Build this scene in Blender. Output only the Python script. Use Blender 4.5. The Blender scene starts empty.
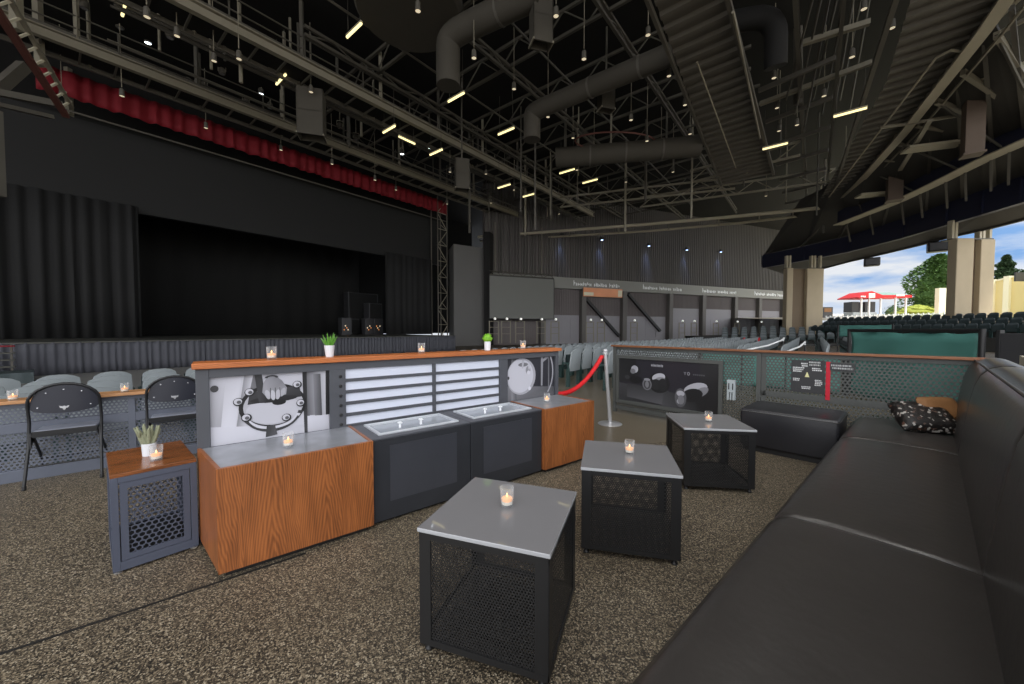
import bpy, bmesh, math, random
from mathutils import Vector, Matrix
random.seed(7)
SC = bpy.context.scene
COL = SC.collection
PI = math.pi
def R(a): return math.radians(a)

# ------------------------------------------------------------------ camera
F, H, CX, CY = 375.0, 1.3, 512.0, 342.0
PITCH = math.atan((342 - 329.5) / F)
cam = bpy.data.cameras.new('camera'); cam_o = bpy.data.objects.new('camera', cam); COL.objects.link(cam_o)
cam.sensor_width = 36; cam.lens = F / 1024 * 36; cam.clip_end = 900; cam.clip_start = .02
cam_o.location = (0, 0, H); cam_o.rotation_euler = (PI / 2 - PITCH, 0, 0)
SC.camera = cam_o

# survey helpers: a sight line from the camera station, cut with a known plane
def ray(px, py):
    u = (px - CX) / F; v = (CY - py) / F; c, s = math.cos(PITCH), math.sin(PITCH)
    return Vector((u, c + v * s, v * c - s))
def gz(px, py, z=0.0):
    r = ray(px, py); t = (z - H) / r.z
    return Vector((r.x * t, r.y * t, z))
def gy(px, py, Y):
    r = ray(px, py); t = Y / r.y
    return Vector((r.x * t, Y, H + r.z * t))
def gplane(px, py, n, d):
    r = ray(px, py); t = d / (n[0] * r.x + n[1] * r.y)
    return Vector((r.x * t, r.y * t, H + r.z * t))
# hall axes: S runs along the stage front, N points from the audience to the stage
S2 = Vector((.627, .779)); N2 = Vector((-.779, .627))
def hall(t, d, z=0.0):
    p = S2 * t + N2 * d
    return Vector((p.x, p.y, z))
ANG_S = math.atan2(S2.y, S2.x)

# ------------------------------------------------------------------ materials
def lin(v):
    v /= 255.0
    return v / 12.92 if v <= .04045 else ((v + .055) / 1.055) ** 2.4
def C(r, g, b): return (lin(r), lin(g), lin(b), 1)
def nodes_of(name):
    m = bpy.data.materials.new(name); m.use_nodes = True
    nt = m.node_tree; return m, nt, nt.nodes['Principled BSDF']
def mat(name, col, rough=.5, metal=0.0, var=.0, vscale=6.0, bump=0.0, bscale=60.0, spec=None):
    m, nt, b = nodes_of(name)
    b.inputs['Base Color'].default_value = col; b.inputs['Roughness'].default_value = rough
    b.inputs['Metallic'].default_value = metal
    if spec is not None: b.inputs['Specular IOR Level'].default_value = spec
    tc = nt.nodes.new('ShaderNodeTexCoord')
    if var:
        nz = nt.nodes.new('ShaderNodeTexNoise'); nz.inputs['Scale'].default_value = vscale; nz.inputs['Detail'].default_value = 5
        nt.links.new(tc.outputs['Object'], nz.inputs['Vector'])
        mx = nt.nodes.new('ShaderNodeMix'); mx.data_type = 'RGBA'
        mx.inputs[6].default_value = tuple(c * (1 - var) for c in col[:3]) + (1,)
        mx.inputs[7].default_value = tuple(min(1, c * (1 + var)) for c in col[:3]) + (1,)
        nt.links.new(nz.outputs['Fac'], mx.inputs[0]); nt.links.new(mx.outputs[2], b.inputs['Base Color'])
    if bump:
        nb = nt.nodes.new('ShaderNodeTexNoise'); nb.inputs['Scale'].default_value = bscale; nb.inputs['Detail'].default_value = 4
        nt.links.new(tc.outputs['Object'], nb.inputs['Vector'])
        bp = nt.nodes.new('ShaderNodeBump'); bp.inputs['Strength'].default_value = bump; bp.inputs['Distance'].default_value = .01
        nt.links.new(nb.outputs['Fac'], bp.inputs['Height']); nt.links.new(bp.outputs['Normal'], b.inputs['Normal'])
    return m
def emit(name, col, k):
    m, nt, b = nodes_of(name)
    b.inputs['Base Color'].default_value = col; b.inputs['Emission Color'].default_value = col
    b.inputs['Emission Strength'].default_value = k
    return m
def wood(name, base, dark, axis='Z', sc=1.0, rough=.38):
    m, nt, b = nodes_of(name); L = nt.links.new; N = nt.nodes.new
    def math_(op, a, b_=None):
        n = N('ShaderNodeMath'); n.operation = op
        for i, v in enumerate((a, b_)):
            if v is None: continue
            if isinstance(v, (int, float)): n.inputs[i].default_value = v
            else: L(v, n.inputs[i])
        return n.outputs[0]
    tc = N('ShaderNodeTexCoord'); sp = N('ShaderNodeSeparateXYZ'); L(tc.outputs['Object'], sp.inputs[0])
    o = sp.outputs
    long_, c1, c2 = {'Z': (o['Z'], o['X'], o['Y']), 'X': (o['X'], o['Y'], o['Z']), 'Y': (o['Y'], o['X'], o['Z'])}[axis]
    across = math_('ADD', c1, c2)
    cb = N('ShaderNodeCombineXYZ'); L(math_('MULTIPLY', across, 4.0 * sc), cb.inputs[0]); L(math_('MULTIPLY', long_, 1.0 * sc), cb.inputs[2])
    wob = N('ShaderNodeTexNoise'); wob.inputs['Scale'].default_value = 2.2; wob.inputs['Detail'].default_value = 3; L(cb.outputs[0], wob.inputs['Vector'])
    # cathedral figure: nested arches, one set per flitch
    fx = math_('PINGPONG', math_('ADD', math_('MULTIPLY', across, sc), math_('MULTIPLY', wob.outputs['Fac'], .05)), .135)
    lz = math_('MULTIPLY', long_, .16 * sc)
    rr = math_('ADD', math_('MULTIPLY', fx, .9), math_('ADD', lz, math_('MULTIPLY', math_('MULTIPLY', fx, fx), 4.0)))
    rings = math_('SINE', math_('MULTIPLY', math_('ADD', rr, math_('MULTIPLY', wob.outputs['Fac'], .05)), 330))
    cf = N('ShaderNodeCombineXYZ'); L(math_('MULTIPLY', across, 90 * sc), cf.inputs[0]); L(math_('MULTIPLY', long_, 4 * sc), cf.inputs[2])
    fine = N('ShaderNodeTexNoise'); fine.inputs['Scale'].default_value = 1.0; fine.inputs['Detail'].default_value = 4; L(cf.outputs[0], fine.inputs['Vector'])
    v = math_('ADD', math_('MULTIPLY', rings, .11), math_('ADD', math_('MULTIPLY', fine.outputs['Fac'], .55), math_('MULTIPLY', wob.outputs['Fac'], .45)))
    cr = N('ShaderNodeValToRGB'); cr.color_ramp.elements[0].position = .26; cr.color_ramp.elements[1].position = .68
    cr.color_ramp.elements[0].color = dark; cr.color_ramp.elements[1].color = base
    L(v, cr.inputs['Fac']); L(cr.outputs['Color'], b.inputs['Base Color'])
    b.inputs['Roughness'].default_value = rough
    return m
def speckle(name):
    m, nt, b = nodes_of(name); L = nt.links.new; N = nt.nodes.new
    tc = N('ShaderNodeTexCoord')
    vo = N('ShaderNodeTexVoronoi'); vo.inputs['Scale'].default_value = 185; L(tc.outputs['Object'], vo.inputs['Vector'])
    sp = N('ShaderNodeSeparateColor'); L(vo.outputs['Color'], sp.inputs['Color'])
    cr = N('ShaderNodeValToRGB'); e = cr.color_ramp.elements
    e[0].position = 0; e[0].color = C(32, 29, 24); e[1].position = 1; e[1].color = C(186, 175, 154)
    for p, c in ((.32, C(52, 46, 37)), (.5, C(84, 75, 61)), (.72, C(116, 104, 86)), (.88, C(148, 135, 112))):
        q = e.new(p); q.color = c
    L(sp.outputs['Red'], cr.inputs['Fac'])
    nz = N('ShaderNodeTexNoise'); nz.inputs['Scale'].default_value = .9; nz.inputs['Detail'].default_value = 4; L(tc.outputs['Object'], nz.inputs['Vector'])
    mx = N('ShaderNodeMix'); mx.data_type = 'RGBA'; mx.blend_type = 'MULTIPLY'; mx.inputs[0].default_value = .55
    c2 = N('ShaderNodeValToRGB'); c2.color_ramp.elements[0].position = .3; c2.color_ramp.elements[1].position = .7
    c2.color_ramp.elements[0].color = (.6, .58, .55, 1); c2.color_ramp.elements[1].color = (1, 1, 1, 1)
    L(nz.outputs['Fac'], c2.inputs['Fac']); L(cr.outputs['Color'], mx.inputs[6]); L(c2.outputs['Color'], mx.inputs[7])
    L(mx.outputs[2], b.inputs['Base Color'])
    bp = N('ShaderNodeBump'); bp.inputs['Strength'].default_value = .25; bp.inputs['Distance'].default_value = .004
    L(vo.outputs['Distance'], bp.inputs['Height']); L(bp.outputs['Normal'], b.inputs['Normal'])
    b.inputs['Roughness'].default_value = .55
    return m
def printed(name):
    m, nt, b = nodes_of(name)
    at = nt.nodes.new('ShaderNodeAttribute'); at.attribute_name = 'Col'
    nt.links.new(at.outputs['Color'], b.inputs['Base Color']); b.inputs['Roughness'].default_value = .3
    return m
def glass(name, col=(1, 1, 1, 1), rough=.02):
    # thin clear glass: a clear coat over full transparency, so light passes without caustic noise
    m, nt, b = nodes_of(name); out = nt.nodes['Material Output']
    tr = nt.nodes.new('ShaderNodeBsdfTransparent'); tr.inputs['Color'].default_value = col
    b.inputs['Base Color'].default_value = (.85, .88, .9, 1); b.inputs['Roughness'].default_value = rough
    lw = nt.nodes.new('ShaderNodeLayerWeight'); lw.inputs['Blend'].default_value = .25
    mr_ = nt.nodes.new('ShaderNodeMapRange'); mr_.inputs['To Min'].default_value = .05; mr_.inputs['To Max'].default_value = .5
    mx = nt.nodes.new('ShaderNodeMixShader')
    nt.links.new(lw.outputs['Facing'], mr_.inputs['Value']); nt.links.new(mr_.outputs[0], mx.inputs[0]); nt.links.new(tr.outputs[0], mx.inputs[1]); nt.links.new(b.outputs[0], mx.inputs[2])
    nt.links.new(mx.outputs[0], out.inputs['Surface'])
    return m

M = {}
M['speckle'] = speckle('exposed_aggregate')
M['smooth'] = mat('smooth_concrete', C(104, 95, 80), .32, var=.2, vscale=1.5)
M['joint'] = mat('joint', C(22, 20, 17), .8)
M['pitfloor'] = mat('pit_floor', C(120, 119, 116), .6, var=.15, vscale=1)
M['wood_v'] = wood('walnut_vertical', C(166, 100, 54), C(100, 56, 28), 'Z')
M['wood_h'] = wood('wood_cap', C(196, 116, 62), C(140, 76, 38), 'X', 1.2)
M['wood_fence'] = wood('partition_cap_wood', C(150, 98, 64), C(112, 70, 44), 'X', 1.2)
M['wood_top'] = wood('wood_table_top', C(150, 92, 52), C(88, 52, 30), 'X', 1.6, .22)
M['ledge'] = wood('ledge_wood', C(200, 150, 104), C(150, 104, 66), 'X', 1.2)
M['charcoal'] = mat('charcoal_metal', C(74, 76, 82), .45, .0, var=.08, vscale=9)
M['cooler'] = mat('cooler_metal', C(54, 56, 61), .4, .3, var=.2, vscale=4)
M['coolsheen'] = mat('cooler_sheen', C(70, 72, 79), .3, .3, var=.15, vscale=3)
M['black'] = mat('black_metal', C(30, 30, 31), .45)
M['blackperf'] = mat('black_perforated_steel', C(36, 36, 37), .42)
M['traysteel'] = mat('tray_steel', C(64, 63, 62), .45)
M['blueperf'] = mat('blue_grey_steel', C(84, 90, 106), .4, .2, var=.08)
M['railmetal'] = mat('rail_steel', C(98, 103, 116), .42, .2, var=.1)
M['fencemetal'] = mat('fence_steel', C(84, 86, 84), .45, .2, var=.08)
M['galv'] = mat('galvanised_top', C(150, 153, 160), .28, .35, var=.35, vscale=9)
M['tabletop'] = mat('grey_back_painted_glass', C(124, 123, 125), .035, spec=.75)
M['edge'] = mat('glass_edge', C(176, 178, 182), .2)
M['white'] = mat('white_board', C(212, 217, 232), .45)
M['lidframe'] = mat('brushed_frame', C(196, 200, 206), .3, .3)
M['lid'] = mat('frosted_lid', C(150, 156, 164), .12, var=.15, vscale=12)
M['handle'] = mat('white_handle', C(238, 240, 244), .35)
M['leather'] = mat('black_leather', C(62, 59, 57), .3, var=.18, vscale=5, bump=.16, bscale=22, spec=.8)
M['leather2'] = mat('ottoman_leather', C(38, 38, 42), .34, var=.15, vscale=5, bump=.1, bscale=30, spec=.55)
M['seam'] = mat('leather_piping', C(56, 50, 45), .45)
M['chrome'] = mat('chrome', C(206, 206, 208), .3, .65)
M['rope'] = mat('red_rope', C(205, 18, 26), .6)
M['glass'] = glass('clear_glass', (.99, .99, .99, 1))
M['wax'] = mat('white_wax', C(226, 220, 208), .5)
M['waxlit'] = emit('glowing_wax', (1, .5, .24, 1), .28)
M['flame'] = emit('flame', (1, .55, .2, 1), 2.5)
M['tinglow'] = emit('lit_wax', (1, .45, .22, 1), .35)
M['pot'] = mat('white_pot', C(222, 226, 232), .35)
M['leaf'] = mat('green_leaf', C(92, 150, 52), .45, var=.3, vscale=30)
M['leaf2'] = mat('lime_moss', C(120, 176, 44), .6, var=.35, vscale=60)
M['cactus'] = mat('grey_green_cactus', C(140, 144, 118), .65, var=.3, vscale=50)
M['print'] = printed('photo_print')
M['chairblack'] = mat('chair_enamel', C(38, 40, 50), .38)
M['chairframe'] = mat('chair_frame', C(22, 23, 26), .38)
M['chairseat'] = mat('chair_seat_vinyl', C(120, 124, 136), .4)
M['stud'] = mat('stud_metal', C(200, 202, 208), .25, .6)
M['seatback'] = mat('grey_seat_plastic', C(142, 149, 152), .42, var=.08)
M['seatpan'] = mat('green_grey_seat_pan', C(58, 70, 72), .5)
M['seatleg'] = mat('seat_leg', C(40, 62, 60), .5)
M['seatdark'] = mat('dark_seat_plastic', C(86, 96, 100), .45)
M['seatred'] = mat('red_seat_plastic', C(190, 24, 34), .45)
M['tarp'] = mat('green_tarp', C(76, 130, 122), .6, var=.12, vscale=2)
M['white_lines'] = mat('white_paint', C(226, 228, 228), .5)
M['lettering'] = mat('band_lettering', C(244, 246, 246), .5)
# hall
M['roofblack'] = mat('black_roof', C(19, 18, 17), .85)
M['steel'] = mat('dull_steel', C(136, 130, 114), .55, var=.12, vscale=1.2)
M['steelL'] = mat('pale_steel', C(176, 168, 146), .55, var=.12, vscale=1.2)
M['steelD'] = mat('dark_steel', C(88, 84, 76), .6, var=.12, vscale=1.2)
M['rust'] = mat('red_oxide_steel', C(104, 62, 54), .6)
M['duct'] = mat('duct_metal', C(72, 68, 60), .85, var=.1, vscale=1.5)
M['deck'] = mat('roof_decking', C(104, 100, 92), .6, var=.1, vscale=.8)
M['deckrib'] = mat('decking_rib', C(86, 80, 70), .6)
M['navy'] = mat('navy_beam', C(33, 36, 58), .5)
M['soffit'] = mat('soffit', C(66, 64, 60), .7)
M['brownpost'] = mat('brown_post', C(96, 80, 66), .6)
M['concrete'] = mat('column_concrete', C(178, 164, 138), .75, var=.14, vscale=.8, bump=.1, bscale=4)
M['concreteD'] = mat('column_concrete_shaded', C(112, 96, 76), .75, var=.14, vscale=.8)  # shade of the column recess put into a darker concrete colour
M['header'] = mat('black_drape_wall', C(29, 29, 29), .8, var=.1, vscale=.3)
M['drape'] = mat('black_velour', C(27, 27, 27), .85, var=.1, vscale=.5)
M['skirt'] = mat('stage_skirt_cloth', C(78, 79, 86), .8)
M['red'] = mat('red_velour', C(124, 8, 26), .75, var=.15, vscale=.6)
M['stagefloor'] = mat('stage_floor', C(70, 70, 64), .5)
M['backdrop'] = mat('stage_backdrop', C(26, 26, 25), .9)
M['siding'] = mat('metal_siding', C(100, 97, 93), .55, var=.08, vscale=.3)
M['band'] = mat('wall_band', C(140, 140, 134), .6, var=.05, vscale=.2)
M['bay'] = mat('bay_panel', C(108, 101, 100), .6, var=.1, vscale=.4)
M['baydoor'] = mat('bay_door', C(146, 144, 148), .5)
M['sidepanel'] = mat('grey_side_panel', C(100, 99, 97), .6, var=.1, vscale=.5)
M['screen'] = mat('projection_screen', C(116, 117, 112), .6)
M['orange'] = mat('orange_sign', C(244, 164, 120), .5, var=.15, vscale=.7)
M['tube'] = emit('fluorescent_tube', (1, .86, .42, 1), 1.5)
M['tubew'] = emit('spot_lens', (.85, .93, 1, 1), 4)
M['lens'] = emit('warm_lens', (1, .84, .58, 1), .62)
M['blue'] = emit('blue_lens', (.45, .6, 1, 1), 5)
M['lamp'] = emit('white_lamp', (1, .98, .92, 1), .5)
M['orangeglow'] = emit('orange_led', (1, .35, .08, 1), .5)
# outside
M['lawn'] = mat('lawn', C(150, 160, 84), .9, var=.3, vscale=.4)
M['paving'] = mat('paving', C(206, 198, 178), .8, var=.1, vscale=.3)
M['canopy'] = mat('red_canopy', C(206, 30, 36), .6)
M['canopyt'] = mat('grey_green_roof', C(120, 150, 140), .6)
M['tan'] = mat('tan_wall', C(226, 206, 150), .8, var=.06, vscale=.3)
M['tanl'] = mat('cream_pilaster', C(236, 228, 202), .8)
M['leafd'] = mat('tree_leaves', C(66, 96, 40), .8, var=.5, vscale=1.4)
M['conifer'] = mat('conifer_needles', C(44, 68, 36), .8, var=.5, vscale=1.2)
M['bush'] = mat('bush_leaves', C(150, 160, 62), .8, var=.4, vscale=1.5)
M['trunk'] = mat('bark', C(70, 54, 40), .9)
M['terrace'] = mat('terrace_concrete', C(58, 57, 55), .7, var=.1, vscale=.5)
M['pillow'] = mat('black_sequin', C(30, 27, 26), .3, bump=.5, bscale=160)
_m = M['pillow']; _nt = _m.node_tree; _b = _nt.nodes['Principled BSDF']
_v = _nt.nodes.new('ShaderNodeTexVoronoi'); _v.inputs['Scale'].default_value = 60; _tc = _nt.nodes.new('ShaderNodeTexCoord'); _nt.links.new(_tc.outputs['Object'], _v.inputs['Vector'])
_s = _nt.nodes.new('ShaderNodeSeparateColor'); _nt.links.new(_v.outputs['Color'], _s.inputs['Color'])
_c = _nt.nodes.new('ShaderNodeValToRGB'); _c.color_ramp.elements[0].position = .80; _c.color_ramp.elements[0].color = C(28, 25, 24); _c.color_ramp.elements[1].position = .97; _c.color_ramp.elements[1].color = C(190, 186, 180)
_q = _c.color_ramp.elements.new(.86); _q.color = C(92, 62, 48)
_nt.links.new(_s.outputs['Red'], _c.inputs['Fac']); _nt.links.new(_c.outputs['Color'], _b.inputs['Base Color'])
M['pillowb'] = mat('brown_cushion', C(140, 98, 58), .7, var=.2, vscale=12)
M['noticeM'] = mat('notice_board', C(52, 52, 54), .4)
M['yellow'] = mat('pale_yellow', C(232, 228, 170), .5)
M['redsash'] = mat('red_strip', C(206, 26, 52), .5)
M['outlet'] = mat('grey_outlet', C(176, 184, 188), .4)

# ------------------------------------------------------------------ mesh builder
class MB:
    def __init__(s): s.bm = bmesh.new(); s.mi = 0
    def _f(s, vs):
        try:
            f = s.bm.faces.new(vs); f.material_index = s.mi; return f
        except ValueError: return None
    def poly(s, pts):
        return s._f([s.bm.verts.new(p) for p in pts])
    def box(s, x0, x1, y0, y1, z0, z1, bev=0.0, seg=2, mtx=None):
        co = [(x, y, z) for z in (z0, z1) for y in (y0, y1) for x in (x0, x1)]
        v = [s.bm.verts.new(mtx @ Vector(c) if mtx else c) for c in co]
        fs = [s._f([v[i] for i in q]) for q in ((0, 2, 3, 1), (4, 5, 7, 6), (0, 1, 5, 4), (2, 6, 7, 3), (0, 4, 6, 2), (1, 3, 7, 5))]
        if bev:
            ed = list({e for f in fs for e in f.edges})
            r = bmesh.ops.bevel(s.bm, geom=ed, offset=bev, segments=seg, profile=.5, affect='EDGES')
            for f in r['faces']: f.material_index = s.mi
        return s
    def beam(s, p0, p1, w, h, up=(0, 0, 1)):
        p0 = Vector(p0); p1 = Vector(p1); d = (p1 - p0).normalized(); up = Vector(up)
        if abs(d.dot(up)) > .99: up = Vector((0, 1, 0))
        x = d.cross(up).normalized(); z = x.cross(d).normalized()
        v = []
        for p in (p0, p1):
            for a, b in ((-1, -1), (1, -1), (1, 1), (-1, 1)):
                v.append(s.bm.verts.new(p + x * (a * w / 2) + z * (b * h / 2)))
        for q in ((0, 1, 2, 3), (7, 6, 5, 4), (0, 4, 5, 1), (1, 5, 6, 2), (2, 6, 7, 3), (3, 7, 4, 0)): s._f([v[i] for i in q])
        return s
    def tube(s, pts, r, n=8, cap=True):
        pts = [Vector(p) for p in pts]; rings = []
        ref = None
        for i, p in enumerate(pts):
            d = (pts[min(i + 1, len(pts) - 1)] - pts[max(i - 1, 0)]).normalized()
            if ref is None: ref = Vector((0, 0, 1)) if abs(d.z) < .9 else Vector((1, 0, 0))
            x = d.cross(ref).normalized(); y = x.cross(d).normalized(); ref = y
            rr = r[i] if isinstance(r, (list, tuple)) else r
            rings.append([s.bm.verts.new(p + x * (rr * math.cos(k * 2 * PI / n)) + y * (rr * math.sin(k * 2 * PI / n))) for k in range(n)])
        for a, b in zip(rings, rings[1:]):
            for k in range(n): s._f([a[k], a[(k + 1) % n], b[(k + 1) % n], b[k]])
        if cap: s._f(rings[0][::-1]); s._f(rings[-1])
        return s
    def lathe(s, prof, c=(0, 0, 0), n=20, cap0=True, cap1=True):
        c = Vector(c); rings = []
        for r, z in prof:
            rings.append([s.bm.verts.new(c + Vector((r * math.cos(k * 2 * PI / n), r * math.sin(k * 2 * PI / n), z))) for k in range(n)])
        for a, b in zip(rings, rings[1:]):
            for k in range(n): s._f([a[k], a[(k + 1) % n], b[(k + 1) % n], b[k]])
        if cap0: s._f(rings[0][::-1])
        if cap1: s._f(rings[-1])
        return s
    def loft(s, prof, xs):
        # prof: closed (y,z) outline, xs: list of (x, inset) stations
        cy = sum(p[0] for p in prof) / len(prof); cz = sum(p[1] for p in prof) / len(prof)
        rings = []
        for x, ins in xs:
            ring = []
            for y, z in prof:
                d = Vector((cy - y, cz - z)); d.normalize()
                ring.append(s.bm.verts.new((x, y + d.x * ins, z + d.y * ins)))
            rings.append(ring)
        n = len(prof)
        for a, b in zip(rings, rings[1:]):
            for k in range(n): s._f([a[k], a[(k + 1) % n], b[(k + 1) % n], b[k]])
        s._f(rings[0][::-1]); s._f(rings[-1])
        return s
    def prism(s, pts, vec):
        vec = Vector(vec); a = [s.bm.verts.new(p) for p in pts]; b = [s.bm.verts.new(Vector(p) + vec) for p in pts]
        n = len(pts); s._f(a[::-1]); s._f(b)
        for k in range(n): s._f([a[k], a[(k + 1) % n], b[(k + 1) % n], b[k]])
        return s
    def sphere(s, c, r, sc=(1, 1, 1), u=14, v=9, jit=0.0):
        c = Vector(c)
        rings = []
        for i in range(1, v):
            th = PI * i / v
            rings.append([s.bm.verts.new(c + Vector((r * sc[0] * math.sin(th) * math.cos(k * 2 * PI / u), r * sc[1] * math.sin(th) * math.sin(k * 2 * PI / u), r * sc[2] * math.cos(th))) * (1 + random.uniform(-jit, jit)) if jit else c + Vector((r * sc[0] * math.sin(th) * math.cos(k * 2 * PI / u), r * sc[1] * math.sin(th) * math.sin(k * 2 * PI / u), r * sc[2] * math.cos(th)))) for k in range(u)])
        t = s.bm.verts.new(c + Vector((0, 0, r * sc[2]))); b = s.bm.verts.new(c - Vector((0, 0, r * sc[2])))
        for a, q in zip(rings, rings[1:]):
            for k in range(u): s._f([a[k], q[k], q[(k + 1) % u], a[(k + 1) % u]])
        for k in range(u):
            s._f([t, rings[0][k], rings[0][(k + 1) % u]]); s._f([b, rings[-1][(k + 1) % u], rings[-1][k]])
        return s
    def grid(s, fn, nu, nv):
        v = [[s.bm.verts.new(fn(i / nu, j / nv)) for j in range(nv + 1)] for i in range(nu + 1)]
        for i in range(nu):
            for j in range(nv): s._f([v[i][j], v[i + 1][j], v[i + 1][j + 1], v[i][j + 1]])
        return s
    def hexperf(s, x0, x1, z0, z1, pitch, r, fn=lambda x, z: (x, 0, z)):
        # a sheet of hexagonal cells, each with a hexagonal hole
        Rc = pitch / math.sqrt(3); dz = pitch * .866
        nr = max(1, int((z1 - z0) / dz)); nc = max(1, int((x1 - x0) / pitch - .5))
        ox = x0 + ((x1 - x0) - (nc + .5) * pitch) / 2 + pitch / 2; oz = z0 + ((z1 - z0) - nr * dz) / 2 + dz / 2
        cache = {}
        def V(x, z):
            k = (round(x * 5000), round(z * 5000))
            if k not in cache: cache[k] = s.bm.verts.new(fn(x, z))
            return cache[k]
        for i in range(nr):
            for j in range(nc):
                cx = ox + j * pitch + (pitch / 2 if i % 2 else 0); cz = oz + i * dz
                o = [V(cx + Rc * math.sin(k * PI / 3), cz + Rc * math.cos(k * PI / 3)) for k in range(6)]
                q = [s.bm.verts.new(fn(cx + r * math.sin(k * PI / 3), cz + r * math.cos(k * PI / 3))) for k in range(6)]
                for k in range(6): s._f([o[k], o[(k + 1) % 6], q[(k + 1) % 6], q[k]])
        return s
    def build(s, name, mats, parent=None, smooth=None, kind=None, solid=0, label=None, normals=True):
        if normals: bmesh.ops.recalc_face_normals(s.bm, faces=s.bm.faces)
        me = bpy.data.meshes.new(name); s.bm.to_mesh(me); s.bm.free()
        for m in (mats if isinstance(mats, (list, tuple)) else [mats]): me.materials.append(M[m] if isinstance(m, str) else m)
        if smooth:
            me.polygons.foreach_set('use_smooth', [True] * len(me.polygons)); me.set_sharp_from_angle(angle=R(smooth))
        o = bpy.data.objects.new(name, me); COL.objects.link(o)
        if parent: o.parent = parent
        if kind: o['kind'] = kind
        if label: o['label'] = label
        if solid:
            md = o.modifiers.new('thickness', 'SOLIDIFY'); md.thickness = solid; md.offset = 0
        return o

def tag(o, label, cat, group=None):
    o['label'] = label; o['category'] = cat
    if group: o['group'] = group
    return o
def thing(name, label, cat, loc=(0, 0, 0), rz=0.0, group=None):
    o = bpy.data.objects.new(name, None); COL.objects.link(o); o.empty_display_size = .1
    o.location = loc; o.rotation_euler = (0, 0, rz)
    return tag(o, label, cat, group)
def dup(root, loc, rz=None, label=None, group=None):
    r = root.copy(); COL.objects.link(r); r.location = loc
    if rz is not None: r.rotation_euler = (0, 0, rz)
    if label: r['label'] = label
    if group: r['group'] = group
    for ch in list(root.children):
        c = ch.copy(); COL.objects.link(c); c.parent = r
        for g in list(ch.children):
            d = g.copy(); COL.objects.link(d); d.parent = c
    return r
def bx(*a, **k):
    m = MB(); m.box(*a, **k); return m
def rot2(v, a): return Vector((v[0] * math.cos(a) - v[1] * math.sin(a), v[0] * math.sin(a) + v[1] * math.cos(a)))

# layered picture: flat shapes printed on one sheet (local x right, z up, facing -y)
def picture(name, w, h, bg, shapes, parent, loc=(0, 0, 0), kind=None):
    m = MB(); cl = m.bm.loops.layers.float_color.new('Col')
    def add(pts, col, k):
        f = m.poly([(loc[0] + p[0] * w, loc[1] - .00025 * k, loc[2] + p[1] * h) for p in pts])
        cs = col if isinstance(col, list) else [col] * len(pts)
        for l, c in zip(f.loops, cs):
            c = c if isinstance(c, tuple) else (c, c, c)
            l[cl] = (lin(c[0] * .92), lin(c[1] * .92), lin(min(255, c[2] * .965)), 1)
    add([(0, 0), (1, 0), (1, 1), (0, 1)], bg, 0)
    for k, (pts, col) in enumerate(shapes): add(pts, col, k + 1)
    return m.build(name, 'print', parent, normals=False)
def ell(cx, cy, rx, ry, n=22, a0=0.0, a1=360.0, tilt=0.0):
    o = []
    for k in range(n):
        t = R(a0 + (a1 - a0) * k / (n - (0 if abs(a1 - a0) >= 360 else 1))); x = rx * math.cos(t); y = ry * math.sin(t); a = R(tilt)
        o.append((cx + x * math.cos(a) - y * math.sin(a), cy + x * math.sin(a) + y * math.cos(a)))
    return o
def arcband(cx, cy, rx, ry, th, a0, a1, n=18):
    return ell(cx, cy, rx, ry, n, a0, a1) + ell(cx, cy, rx * (1 - th), ry * (1 - th), n, a1, a0)

# ================================================================== SETTING
def struct(o): o['kind'] = 'structure'; return o
# floor: flat under the lounge, dipping towards the stage
def floor_z(d):
    for (a, za), (b, zb_) in zip(((-99, 0), (5.55, 0), (5.9, -.2), (9.3, -.24), (11, -.4)), ((5.55, 0), (5.9, -.2), (9.3, -.24), (11, -.4), (999, -.4))):
        if d <= b: return za + (zb_ - za) * (d - a) / (b - a)
m = MB()
ds = [-60, -20, -7, 5.55, 5.9, 9.3, 11, 20, 60]
for a, b in zip(ds, ds[1:]):
    m.poly([hall(-60, a, floor_z(a)), hall(80, a, floor_z(a)), hall(80, b, floor_z(b)), hall(-60, b, floor_z(b))])
bmesh.ops.remove_doubles(m.bm, verts=m.bm.verts, dist=.001)
struct(m.build('floor', 'speckle'))
# smooth concrete aisle between the lounge and the seats, laid 2 mm proud
A0 = gz(552, 452); A1 = gz(676, 441); dv = (A1 - A0).normalized()
m = MB(); p0 = A0 - dv * 1.2; p1 = A1 + dv * .15
fd = Vector((-.67, .742, 0))
m.prism([p0 + Vector((0, 0, -.01)), p1 + Vector((0, 0, -.01)), p1 + Vector((1.0, 2.6, -.01)), p1 + Vector((4, 12, -.01)), p0 + Vector((-1.5, 6, -.01))], (0, 0, .012))
struct(m.build('floor_aisle', 'smooth'))
# pit floor in front of the stage
m = MB()
for a, b in ((5.9, 9.3), (9.3, 11), (11, 22.2)):
    m.poly([hall(-14, a, floor_z(a) + .012), hall(5.2, a, floor_z(a) + .012), hall(5.2, b, floor_z(b) + .012), hall(-14, b, floor_z(b) + .012)])
m.poly([hall(5.2, 11, -.388), hall(40, 11, -.388), hall(40, 22.2, -.388), hall(5.2, 22.2, -.388)])
struct(m.build('floor_pit', 'pitfloor'))

# bar frame
TH = R(38.5); BO = Vector((-1.518, 1.897)); BA = Vector((math.cos(TH), math.sin(TH))); BN = Vector((-BA.y, BA.x))
def bl(a, p, z=0.0):
    q = BO + BA * a + BN * p; return Vector((q.x, q.y, z))
m = MB(); m.beam(bl(-6, -.012, .0015), bl(.4, -.012, .0015), .014, .003); struct(m.build('trim_1', 'joint'))

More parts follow.
